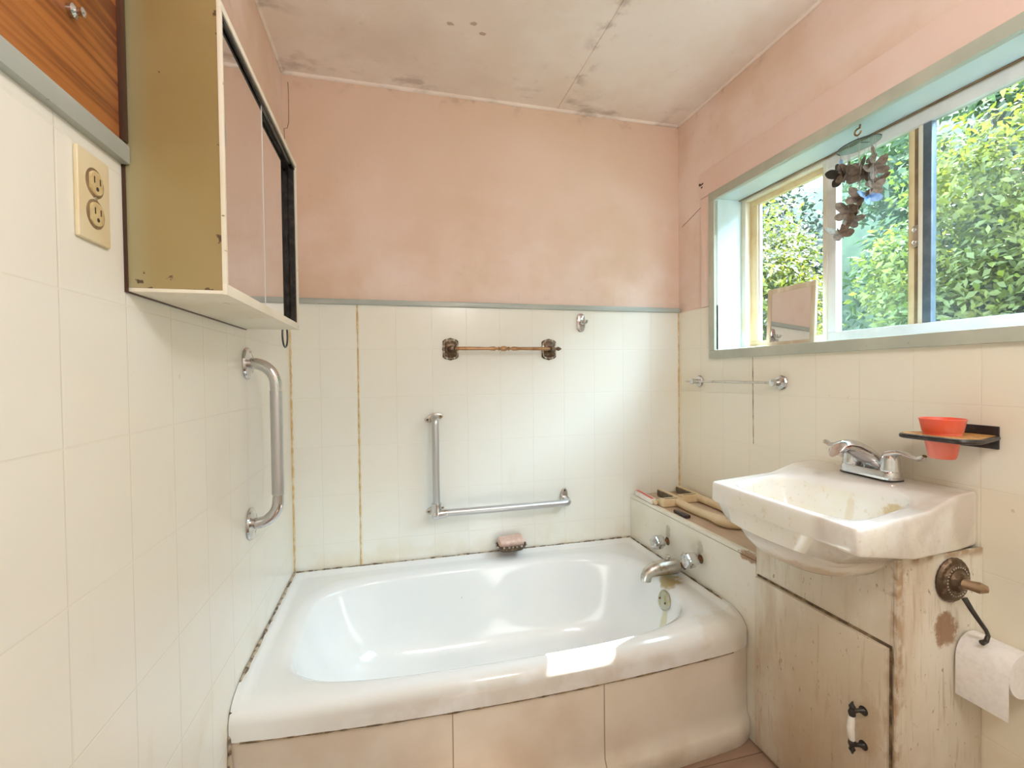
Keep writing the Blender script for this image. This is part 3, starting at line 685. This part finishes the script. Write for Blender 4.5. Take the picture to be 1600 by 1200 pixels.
# ------------------------------------------------------------------ socket, wood panel
oc = thing('power_socket', 'ivory duplex power socket on the left wall beside the cabinet', 'socket', (0, -1.274, 1.458))
obj('cover_plate', bx((-.0, -.036, -.061), (.006, .036, .061), .003, 3), mat_ivory, oc)
for s in (-1, 1):
    bm = lt([(.0, 0), (.0165, 0), (.0168, .0025), (.0155, .004), (0, .004)], (.0052, 0, s*.0215), (1, 0, 0), 28, 2, .0)
    for v in bm.verts: v.co.y = max(-.0135, min(.0135, v.co.y))
    rc = obj('receptacle', bm, mat_ivory2, oc)
    obj('recess', lt([(0, 0), (.0205, 0), (.0205, .0006), (0, .0006)], (.0058, 0, s*.0215), (1, 0, 0), 28), mat_brown, rc)
    bm = bmesh.new(); box(bm, (.0088, -.0075, s*.0215-.001), (.0096, -.0055, s*.0215+.008)); box(bm, (.0088, .0055, s*.0215-.001), (.0096, .0075, s*.0215+.008))
    lathe(bm, [(.003, 0), (.003, .0006), (0, .0006)], (.0089, 0, s*.0215-.008), (1, 0, 0), 12); obj('slots', bm, mat_black, rc)
obj('screw', lt([(.0035, 0), (.003, .0015), (0, .002)], (.006, 0, 0), (1, 0, 0), 14), mat_oldchrome, oc)
wp = thing('wood_panel', 'varnished brown wood board on the wall above the grey rail, left of the cabinet', 'panel', (0, -1.45, 1.572))
child('board', bx((-.0118, -1.90, 1.572), (.006, -1.2085, 2.25), .001), mat_wood, wp)
child('edge_strip', bx((-.0118, -1.208, 1.572), (.012, -1.1955, 2.25), .002), mat_darkwood, wp)
bm = lt([(.0, 0), (.008, 0), (.009, .006), (.004, .009), (.006, .016), (.0, .019)], (.006, -1.318, 1.685), (1, 0, 0), 20); child('clip', bm, mat_chrome, wp)

# ------------------------------------------------------------------ towel ring under the cabinet
tr = thing('towel_ring', 'dark wire ring hook peeking out below the mirrored cabinet', 'towel ring', (0.0, -.235, 1.40))
obj('ring', tb([Vector((.032, .040*math.cos(t), -.043+.043*math.sin(t))) for t in [2*PI*i/28 for i in range(28)]], .0032, 10, closed=True), mat_steelwire, tr)
obj('wall_mount', lt([(.016, 0), (.017, .003), (.009, .008), (.006, .028), (.008, .036), (0, .038)], (0, 0, 0), (1, 0, 0), 20), mat_steelwire, tr)

# ------------------------------------------------------------------ grab bars
def flange(parent, org, axis, r=.045, m=mat_chrome, off=None):
    o = lt([(r, 0), (r*1.02, .003), (r*.94, .008), (r*.55, .0105), (r*.45, .013), (0, .013)], org, axis, 32); f = obj('flange', o, m, parent)
    z = Vector(axis).normalized(); a = Vector((0, 0, 1)) if abs(z.z) < .9 else Vector((1, 0, 0)); x = a.cross(z).normalized(); y = z.cross(x)
    for t in (PI/2, PI/2+2*PI/3, PI/2+4*PI/3): obj('screw', lt([(.0042, 0), (.0035, .0022), (0, .0026)], Vector(org)+z*.0082+(x*math.cos(t)+y*math.sin(t))*r*.74, axis, 10), mat_oldchrome, f)
    return f
gb = thing('grab_bar', 'vertical chrome grab bar with a knurled grip on the left wall', 'grab bar', (0, -.575, 1.016))
hh = .231; ox = .075; rr = .06; r0 = .0162
P = [(0.004, 0, hh), (.012, 0, hh)]+[tuple(p) for p in arc((ox-rr, 0, hh-rr), (0, 0, 1), (1, 0, 0), rr, 0, PI/2, 10)]
P2 = [(p[0], p[1], -p[2]) for p in P]
obj('bend', tb(P+[(ox, 0, hh-.082)], r0, 20), mat_chrome, gb); obj('bend', tb(P2+[(ox, 0, -hh+.082)], r0, 20), mat_chrome, gb)
gr = obj('grip', tb([(ox, 0, hh-.08), (ox, 0, -hh+.08)], r0*1.02, 20), mat_brushed, gb); gr['label'] = 'matte knurled grip'
flange(gb, (0, 0, hh), (1, 0, 0)); flange(gb, (0, 0, -hh), (1, 0, 0))

lb = thing('corner_grab_bar', 'L-shaped chrome grab bar on the back wall above the bathtub', 'grab bar', (.575, 0, .62))
so = -.072; r0 = .0152; U = 1.022-.62; X1 = .600
P = [(.0, -.004, U+.0)]+arc((.0, so+.022, U-.022), (0, 0, 1), (0, -1, 0), .022, 0, PI/2, 8)+[(0, so, 0.02)]
obj('upright', tb([(0, -.003, U), (0, so+.03, U)]+[tuple(p) for p in P[1:]], r0, 20), mat_brushed, lb)
bm = bmesh.new(); tube(bm, [(0, so, .045), (0, so, .02), (0, so, -.004)], [.0205, .021, .021], 20); tube(bm, [(-.012, so, -.004), (.026, so, -.001), (.045, so, 0)], [.0205, .0205, .0185], 20)
tube(bm, [(0, so, -.002), (0, -.003, -.002)], .015, 18); bmesh.ops.create_uvsphere(bm, u_segments=20, v_segments=12, radius=.0215, matrix=Matrix.Translation((-.002, so, -.004)))
obj('elbow', bm, mat_chrome, lb, ang=1.0)
obj('crossbar', tb([(.02, so, 0), (X1-.022, so, 0)]+[tuple(p) for p in arc((X1-.022, so+.022, 0), (0, -1, 0), (1, 0, 0), .022, 0, PI/2, 8)][1:]+[(X1, -.003, .0)], r0, 20), mat_brushed, lb)
obj('collar', tb([(X1, -.012, 0), (X1, -.034, 0)], .0185, 20), mat_chrome, lb)
for q, rt in (((0, 0, U), 0.25), ((X1, 0, .012), PI/2-.1), ((0, 0, -.002), .2)):
    e = [Vector((.040*math.cos(t)*(.72+.28*abs(math.cos(t))), .017*math.sin(t)*1.1)) for t in [2*PI*i/32 for i in range(32)]]
    c_, s_ = math.cos(rt), math.sin(rt); f = [(q[0]+p.x*c_-p.y*s_, q[2]+p.x*s_+p.y*c_) for p in e]
    bm = bmesh.new(); rings(bm, [[(a_, -.0003, b_) for a_, b_ in f], [(a_, -.006, b_) for a_, b_ in f], [(q[0]+(a_-q[0])*.85, -.008, q[2]+(b_-q[2])*.85) for a_, b_ in f]])
    fo = obj('flange', bm, mat_oldchrome, lb)
    for s in (-1, 1): obj('screw', lt([(.005, 0), (.004, .002), (0, .0025)], (q[0]+.029*c_*s, -.008, q[2]+.029*s_*s), (0, -1, 0), 10), mat_bronze, fo)

# ------------------------------------------------------------------ bronze towel bar
tbz = 1.322
bt = thing('towel_bar', 'antique bronze towel bar with ornate plates on the back wall', 'towel bar', (.88, 0, tbz))
def ornate(x):
    T = [2*PI*i/64 for i in range(64)]
    def ol(k_, y): 
        out = []
        for t in T:
            r = (.036+.0035*abs(math.cos(4*t))) ; e = sup((0, 0), .037, .050, t, 4)
            l = 1-.09*abs(math.sin(4*t))**.8; out.append((x+e.x*k_*l, y, e.y*k_*l))
        return out
    bm = bmesh.new(); rings(bm, [ol(1, -.0005), ol(1, -.004), ol(.9, -.008), ol(.72, -.0085), ol(.62, -.012), ol(.4, -.014)]); p = obj('wall_plate', bm, mat_bronze, bt)
    bm = bmesh.new()
    for i in range(8):
        t = PI/8+i*PI/4; e = sup((0, 0), .037, .050, t, 4)*.80
        bmesh.ops.create_icosphere(bm, subdivisions=2, radius=.0045, matrix=Matrix.Translation((x+e.x, -.008, e.y)) @ Matrix.Diagonal((1, .5, 1.2, 1)))
    tube(bm, [(x+q.x*.80, -.0085, q.y*.80) for q in [sup((0, 0), .037, .050, 2*PI*i/48, 4) for i in range(48)]], .0018, 6, 1.0, True)
    obj('scroll_relief', bm, mat_oldchrome, p)
ornate(-.228); ornate(.228)
so = -.058
for s in (-1, 1):
    obj('post', tb([(s*.228, -.010, 0), (s*.228, -.022, 0), (s*.228, -.032, 0), (s*.228, -.046, 0), (s*.228, so, 0), (s*.228, so-.010, 0)], [.017, .011, .008, .011, .0125, .006], 20), mat_bronze, bt)
pr = [(-.215, .0045), (-.205, .0075), (-.17, .0080), (-.10, .0072), (-.07, .0066), (-.055, .0088), (-.042, .0095), (-.034, .0060), (-.028, .0055), (-.022, .0095), (-.017, .0060), (-.009, .0105), (0, .0120)]
pr = pr+[(-a, b) for a, b in pr[-2::-1]]
obj('bar', tb([(a, so, 0) for a, b in pr], [b for a, b in pr], 20), mat_copper, bt, ang=1.0)
obj('finial', tb([(.236, so, 0), (.244, so, 0), (.250, so, 0), (.256, so, 0), (.263, so, 0), (.270, so, 0)], [.006, .0045, .0085, .0095, .006, .001], 16), mat_bronze, bt)

# ------------------------------------------------------------------ chrome towel bar on the window wall
tw = thing('towel_bar', 'thin chrome towel bar on the tiled wall below the window', 'towel bar', (W, -.40, 1.166))
for y, r in ((.237, .026), (-.237, .026)):
    bm = lt([(r, 0), (r*1.03, .003), (r*.9, .008), (r*.6, .010), (.011, .014), (.010, .030), (.013, .036), (.012, .046), (0, .048)], (-.0003, y, 0), (-1, 0, 0), 32, 8, .035); obj('mount', bm, mat_chrome, tw)
obj('bar', tb([(-.038, .285, 0), (-.038, -.237, 0)], .0045, 12), mat_oldchrome, tw)

# ------------------------------------------------------------------ robe hook, wall fitting, soap dish
rh = thing('robe_hook', 'small chrome robe hook just below the grey rail on the back wall', 'hook', (1.268, 0, 1.449))
bm = bmesh.new(); rings(bm, [[(a.x*s, y, a.y*s) for a in [sup((0, 0), .021, .043, 2*PI*i/32, 3) for i in range(32)]] for s, y in ((1, -.0004), (1, -.004), (.8, -.008), (.4, -.010))])
obj('plate', bm, mat_chrome, rh)
for s in (-1, 1): obj('prong', tb([(0, -.008, .006), (s*.004, -.024, .002), (s*.008, -.036, -.008), (s*.012, -.042, -.004), (s*.014, -.044, .008)], [.008, .006, .005, .005, .006], 12), mat_chrome, rh)
obj('tongue', tb([(0, -.008, -.006), (0, -.022, -.020), (.0, -.034, -.026), (0, -.040, -.018)], [.008, .005, .005, .006], 12), mat_oldchrome, rh)
wh = thing('curtain_bracket', 'small black metal bracket on the pink wall by the window corner', 'bracket', (W-.002, -.205, 2.062))
obj('plate', bx((-.004, -.018, -.020), (.003, -.012, .020), .001), mat_black, wh)
obj('arm', tb([(0, -.013, .004), (-.004, .004, .006), (-.006, .016, .004), (-.006, .024, .008)], [.004, .006, .004, .007], 12), mat_black, wh)
obj('screw', tb([(-.003, .006, -.008), (-.006, .014, -.010)], [.006, .005], 12), mat_black, wh)
sd_ = thing('soap_dish', 'ornate pewter soap dish fixed low on the back wall above the tub rim', 'soap dish', (.905, 0, .444))
e = [sup((0, 0), .066, .040, 2*PI*i/48, 4) for i in range(48)]
def er(k_, z, sc_=0): return [(p.x*k_*(1+sc_*math.cos(12*2*PI*i/48)), -.046+p.y*k_, z) for i, p in enumerate(e)]
bm = bmesh.new(); rings(bm, [er(.60, -.022), er(.80, -.018), er(.98, -.002, .03), er(1.02, .006, .04), er(.98, .007, .04), er(.90, .0, .02), er(.72, -.012), er(.5, -.014)]); obj('tray', bm, mat_bronze, sd_)
bm = bmesh.new()
for i in range(0, 48, 3):
    p = e[i]; bmesh.ops.create_icosphere(bm, subdivisions=1, radius=.0052, matrix=Matrix.Translation((p.x*1.02, -.046+p.y*1.02, .004)))
obj('beaded_rim', bm, mat_oldchrome, sd_)
obj('wall_plate', bx((-.030, -.005, -.030), (.030, -.0005, .012), .002), mat_bronze, sd_)
bm = bx((-.058, -.028, -.013), (.056, .028, .024), .012, 4)
for v in bm.verts: v.co.z += .004*math.sin(v.co.x*60)
so_ = obj('soap_bar', bm, mat_pinksoap, None, (.905, -.047, .4560)); so_.rotation_euler = (math.radians(16), 0, math.radians(3)); tag(so_, 'dusty pink bar of soap lying in the pewter dish', 'soap')

# ------------------------------------------------------------------ things on the ledge
LZ = .6125
rl2 = thing('safety_rail', 'cream plastic U-shaped tub safety rail lying on the ledge', 'safety rail', (1.68, -.30, LZ))
# two clamps and one bent tube
def clamp(x0, x1, y0, ya):
    bm = bmesh.new(); box(bm, (x0, y0, .001), (x1, y0+.040, .034), .004); box(bm, (x1-.016, y0+.03, .001), (x1, ya, .036), .004)
    box(bm, (x0, y0+.034, .002), (x0+.03, y0+.052, .026), .003)
    c = obj('clamp', bm, mat_cream, rl2)
    obj('rubber_pad', bx((x1-.021, y0+.058, .004), (x1-.0155, ya-.008, .031), .001), mat_greypad, c)
    obj('slot', bx((x0+.018, y0+.014, .033), (x1-.022, y0+.020, .0352), .0008), mat_greypad, c)
clamp(-.131, -.028, .055, .245); clamp(-.012, .092, .090, .272)
P = [(-.055, .055, .018), (-.058, .0, .018), (-.060, -.10, .018), (-.060, -.17, .0225)] + [tuple(p) for p in arc((.0, -.215, .0225), (-1, 0, 0), (0, -1, 0), .062, .15, PI-.15, 12)] + [(.068, -.15, .0225), (.078, -.05, .018), (.080, .03, .018), (.080, .09, .018)]
obj('tube', tb(P, [.0165]*4+[.021]*13+[.0165]*4, 18), mat_cream, rl2, ang=1.0)
obj('bolt', lt([(.006, 0), (.006, .003), (0, .004)], (.012, -.270, .0425), (0, 0, 1), 14), mat_rust, rl2)
tpb = thing('toothpaste_tube', 'small red and white striped toothpaste tube lying at the back end of the ledge', 'tube', (1.543, -.106, LZ+.0025), (0, 0, math.radians(-4)))
obj('tube_body', bx((-.014, -.085, .0), (.014, .085, .024), .006, 3), mat_white, tpb)
s_ = obj('red_stripe', bx((-.010, -.080, .0232), (.004, .082, .0246), .0004), mat_red, tpb); s_['label'] = 'red printed stripe'
obj('cap', lt([(.011, 0), (.010, .016), (0, .017)], (0, -.085, .012), (0, -1, 0), 16), mat_cream, tpb)
db = thing('pocket_comb_case', 'small glossy dark brown plastic case lying near the ledge edge', 'case', (1.562, -.362, LZ), (0, 0, math.radians(88)))
obj('case_body', bx((-.046, -.0125, .0), (.046, .0125, .014), .0055, 3), mat_dark, db)
obj('lid_inlay', bx((-.034, -.0055, .0135), (.034, .0055, .0148), .0006), simple('brown_gloss', (.10, .06, .055), .2), db)

# ------------------------------------------------------------------ mirror on the sill
sm = thing('sill_mirror', 'small pale wood framed mirror leaning on the window sill', 'mirror', (1.872, -.598, WZ0+.001), (0, math.radians(2.5), math.radians(3)))
mh, mw = .228, .105
bm = bmesh.new()
box(bm, (-.006, -mw, 0), (.006, mw, .018), .002); box(bm, (-.006, -mw, mh-.018), (.006, mw, mh), .002)
box(bm, (-.006, -mw, .018), (.006, -mw+.020, mh-.018), .002); box(bm, (-.006, mw-.018, .018), (.006, mw, mh-.018), .002); obj('frame', bm, mat_oldwood, sm)
obj('mirror_glass', bx((-.003, -mw+.018, .016), (.000, mw-.016, mh-.016)), mat_mirror, sm)
obj('backing', bx((.001, -mw+.012, .010), (.007, mw-.010, mh-.010)), mat_whiteframe, sm)

# ------------------------------------------------------------------ hanging mobile in the window
mo = thing('wind_chime', 'hanging mobile of brown and blue shell butterflies under a clear disc, in the window', 'wind chime', (1.825, -.905, 1.968))
obj('hook', tb([(0, -.004, .004), (-.002, -.004, -.008)]+[tuple(p) for p in arc((-.004, 0, -.018), (0, 0, 1), (0, 1, 0), .010, -.4, PI*1.5, 14)], .0028, 10), mat_copper, mo)
obj('hanging_thread', tb([(-.004, 0, -.026), (-.003, 0, -.052)], .0009, 6), mat_thread, mo)
dc = Vector((0, 0, -.058)); T = [2*PI*i/48 for i in range(48)]
tilt = Matrix.Rotation(math.radians(-3), 3, 'X') @ Matrix.Rotation(math.radians(-4), 3, 'Y')
bm = bmesh.new(); rings(bm, [[dc+tilt @ Vector((.048*math.cos(t), .062*math.sin(t), z)) for t in T] for z in (-.001, .001)]); obj('disc', bm, mat_disc, mo)
bm = bmesh.new(); tube(bm, [dc+tilt @ Vector((.048*math.cos(t), .062*math.sin(t), 0)) for t in [PI*.5+PI*1.1*i/30 for i in range(31)]], .0016, 8); obj('disc_edge', bm, mat_black, mo)
bm = bmesh.new(); tube(bm, [dc+Vector((0, 0, .008)), dc+tilt @ Vector((-.02, .02, 0))], .001, 6); tube(bm, [dc+Vector((0, 0, .008)), dc+tilt @ Vector((.02, -.02, 0))], .001, 6); obj('knot', bm, mat_steelwire, mo)
def butterfly_mesh(seed, sc_=1):
    """folded wings: fore wing and hind wing with scalloped edge and raised ribs, on a short body"""
    rnd = random.Random(seed); bm = bmesh.new()
    for s in (-1, 1):
        ol = []
        for t in [PI*2*i/36 for i in range(36)]:
            fore = Vector((.017+.026*math.cos(t), .010+.017*math.sin(t))); ol.append(fore)
        for (cx, cy, ax, by, an) in ((.023, .014, .028, .0150, .55), (.018, -.013, .021, .0140, -.5)):
            pts = []
            for i in range(32):
                t = 2*PI*i/32; p = Vector((ax*math.cos(t)*(1+.05*math.cos(5*t)), by*math.sin(t)*(1+.18*math.cos(t)))); p.rotate(Matrix.Rotation(an, 2)) if False else None
                ca, sa_ = math.cos(an), math.sin(an); q = Vector((p.x*ca-p.y*sa_+cx, p.x*sa_+p.y*ca+cy)); pts.append(q)
            fold = .55
            rings(bm, [[(s*q.x*math.cos(fold)*sc_, q.x*math.sin(fold)*sc_+h, q.y*sc_) for q in pts] for h in (-.0006, .0006)])
            for k_ in range(3):
                a0 = an+(k_-1)*.35; tube(bm, [(s*(cx-ax*.7)*math.cos(fold)*sc_, (cx-ax*.7)*math.sin(fold)*sc_-.0008, cy*.5*sc_), (s*(cx+ax*.75*math.cos(a0))*math.cos(fold)*sc_, (cx+ax*.75*math.cos(a0))*math.sin(fold)*sc_-.0008, (cy+by*1.2*math.sin(a0))*sc_)], .0008, 5)
    tube(bm, [(0, 0, -.020*sc_), (0, 0, 0), (0, 0, .018*sc_), (0, 0, .026*sc_)], [.0015, .003, .0028, .001], 8)
    return bm
rnd = random.Random(4)
spots = [(-.005, .058, -.115, 'b', 1.5, .9), (.01, .044, -.130, 'k', .4, 1.1), (-.03, .030, -.142, 'k', -.3, 1.15), (.02, .016, -.135, 'n', .2, 1.1), (-.035, .006, -.148, 'n', -.5, 1.15), (.015, -.008, -.150, 'n', .6, 1.1),
         (-.03, -.026, -.160, 'n', -.2, 1.15), (.01, -.044, -.150, 'n', .9, 1.0), (-.01, -.058, -.128, 'n', -.7, .95), (.02, -.040, -.186, 'n', .5, .9), (-.01, -.052, -.212, 'n', 1.3, .8), (-.012, -.040, -.236, 'b', 1.2, 1.0),
         (-.02, -.016, -.232, 'n', .3, 1.0), (.0, .000, -.255, 'n', -.4, 1.05), (-.01, .026, -.262, 'n', .4, 1.1), (.01, .036, -.280, 'n', 1.1, .9), (-.01, .052, -.318, 'n', .9, 1.15)]
for i, (x, y, z, kd, ry, sc_) in enumerate(spots):
    b_ = obj('butterfly', butterfly_mesh(i, sc_*.80), {'b': mat_blue, 'k': mat_black, 'n': mat_capiz}[kd], mo, (x, y, z)); b_.rotation_euler = (rnd.uniform(-.4, .4), rnd.uniform(-.5, .5), ry+PI/2)
    if kd == 'b': b_['label'] = 'blue shell butterfly'
    if kd == 'k': b_['label'] = 'near-black shell butterfly'
    zt = dc.z+.6*0; obj('thread', tb([(x*.9, y, z+.012), (x*.9, y, dc.z+tilt.col[1].z*y-.001)], .0005, 5), mat_thread, b_).matrix_parent_inverse = (Matrix.Translation((x, y, z)) @ b_.rotation_euler.to_matrix().to_4x4()).inverted()

# ------------------------------------------------------------------ fixture for the added fill lamp, out of view
cl = thing('fill_lamp', 'added white fill lamp, unseen, on a short stem behind the viewer', 'ceiling light', (1.0, -2.2, H-.0005))
obj('base', lt([(.09, 0), (.09, .02), (.012, .026), (.008, .05), (.008, .30), (.03, .31), (.03, .35), (0, .35)], (0, 0, 0), (0, 0, -1), 32), mat_white, cl)

# ------------------------------------------------------------------ garden outside
def leafmat(name, a, b, tr):
    k = N(name); out = k.n['Material Output']; c = k.mix(k.rng(k.noise(2.2, 3), .35, .65), a, b)
    k.done(c, .5); t = k.n.new('ShaderNodeBsdfTranslucent'); k.l.new(c, t.inputs[0])
    m = k.n.new('ShaderNodeMixShader'); m.inputs[0].default_value = tr; k.l.new(k.b.outputs[0], m.inputs[1]); k.l.new(t.outputs[0], m.inputs[2]); k.l.new(m.outputs[0], out.inputs[0])
    return k.m
ml_lime = leafmat('lime_leaves', (.055, .080, .009), (.115, .130, .013), .5)
ml_green = leafmat('mid_green_leaves', (.016, .035, .008), (.028, .055, .012), .4)
ml_dark = leafmat('dark_needles', (.006, .014, .008), (.010, .022, .012), .2)
ml_white = leafmat('white_blossom', (.09, .095, .09), (.12, .12, .11), .4)
mat_bark = simple('grey_bark', (.035, .028, .022), .8, 0, (.05, .042, .034), 20)
def foliage(seed, c, r, n, size, clumps=26):
    rnd = random.Random(seed); bm = bmesh.new(); cl_ = []
    for _ in range(clumps):
        while 1:
            v = Vector((rnd.uniform(-1, 1), rnd.uniform(-1, 1), rnd.uniform(-1, 1)))
            if v.length < 1: break
        cl_.append((Vector((c[0]+v.x*r[0]*.8, c[1]+v.y*r[1]*.8, c[2]+v.z*r[2]*.85)), rnd.uniform(.22, .42)*min(r)))
    for i in range(n):
        cc, rr_ = cl_[rnd.randrange(clumps)]
        d = Vector((rnd.gauss(0, 1), rnd.gauss(0, 1), rnd.gauss(0, 1))).normalized(); p = cc+d*rr_*rnd.uniform(.55, 1.15)
        x = Vector((rnd.gauss(0, 1), rnd.gauss(0, 1), rnd.gauss(0, .6)-.3)).normalized(); y = x.cross(d+Vector((0, 0, .3))).normalized(); s = size*rnd.uniform(.6, 1.3)
        a = bm.verts.new(p); b = bm.verts.new(p+x*s*.5+y*s*.24); c2 = bm.verts.new(p+x*s-Vector((0, 0, s*.15))); e_ = bm.verts.new(p+x*s*.5-y*s*.24)
        bm.faces.new((a, b, c2, e_))
    return bm, cl_
def plant(name, label, cat, c, r, n, size, m, seed, group, extra=None, clumps=26):
    t = thing(name, label, cat, (c[0], c[1], -.6), (0, 0, 0), group); cc = (0, 0, c[2]+.6)
    bm, cl_ = foliage(seed, cc, r, n, size, clumps); me = bpy.data.meshes.new('foliage'); bm.to_mesh(me); bm.free()
    o = bpy.data.objects.new('foliage', me); me.materials.append(m); C.objects.link(o); o.parent = t
    bm = bmesh.new(); rnd = random.Random(seed+9)
    for p, _ in cl_[:12]:
        b0 = Vector((rnd.uniform(-.1, .1)*r[0], rnd.uniform(-.1, .1)*r[1], 0)); mid = b0.lerp(p, .55)+Vector((rnd.uniform(-.1, .1), rnd.uniform(-.1, .1), .1))
        tube(bm, [b0, mid, p], [.030, .018, .006], 6)
    obj('branches', bm, mat_bark, t)
    if extra:
        bm, _ = foliage(seed+50, cc, r, extra[1], extra[2], 40); me = bpy.data.meshes.new('blossom'); bm.to_mesh(me); bm.free()
        o = bpy.data.objects.new('blossom', me); me.materials.append(extra[0]); C.objects.link(o); o.parent = t
struct(obj('ground', prism([(2.0, -9), (30, -9), (30, 26), (2.0, 26)], (-.75, -.6)), simple('garden_grass', (.03, .045, .015), .9, 0, (.05, .05, .03), 3)))
hb = bmesh.new(); hv = [[hb.verts.new((x, -30+4*j, z+.25*math.sin(j*1.3+x))) for j in range(26)] for x, z in ((9.8, -.7), (10.6, 2.5), (12, 5.5), (14.5, 8.5), (19, 11.5))]
for a_, b_ in zip(hv, hv[1:]):
    for j in range(25): hb.faces.new((a_[j], a_[j+1], b_[j+1], b_[j]))
struct(obj('hillside', hb, simple('dark_hillside', (.010, .020, .008), .9, 0, (.022, .036, .012), 4), ang=1.5))
G1 = 'leafy shrubs outside the window'; G2 = 'dark trees behind the shrubs'
plant('garden_shrub', 'lime green shrub with white blossom seen through the left pane', 'shrub', (4.1, 2.2, 1.75), (.9, 1.0, 1.25), 36000, .062, ml_lime, 11, G1, (ml_white, 2200, .045), 60)
plant('garden_shrub', 'bright green shrub seen through the hazy middle pane', 'shrub', (4.7, .1, 1.9), (.9, .95, 1.4), 34000, .066, ml_lime, 12, G1, None, 60)
plant('garden_shrub', 'low green shrub seen through the dusty right pane', 'shrub', (4.4, -2.1, 1.3), (1.1, 1.1, 1.4), 22000, .075, ml_green, 13, G1, None, 60)
plant('garden_tree', 'dark evergreen tree behind the blossoming shrub', 'tree', (8.0, 7.2, 2.8), (2.0, 2.3, 3.2), 26000, .17, ml_dark, 21, G2, None, 60)
plant('garden_tree', 'mid green tree behind the hazy middle pane', 'tree', (8.4, 2.5, 2.8), (2.0, 2.2, 3.2), 26000, .17, ml_green, 22, G2, None, 60)
plant('garden_tree', 'dark tree at the far right of the window view', 'tree', (8.2, -2.2, 3.0), (2.0, 2.2, 3.2), 26000, .17, ml_dark, 23, G2, None, 60)
plant('garden_tree', 'added slender tree, its unseen crown shading the washbasin from the sun', 'tree', (5.9, .41, 6.40), (.45, .50, .55), 15000, .11, ml_green, 31, G2, None, 40)  # added sun blocker: crown out of view keeps direct sun off the basin
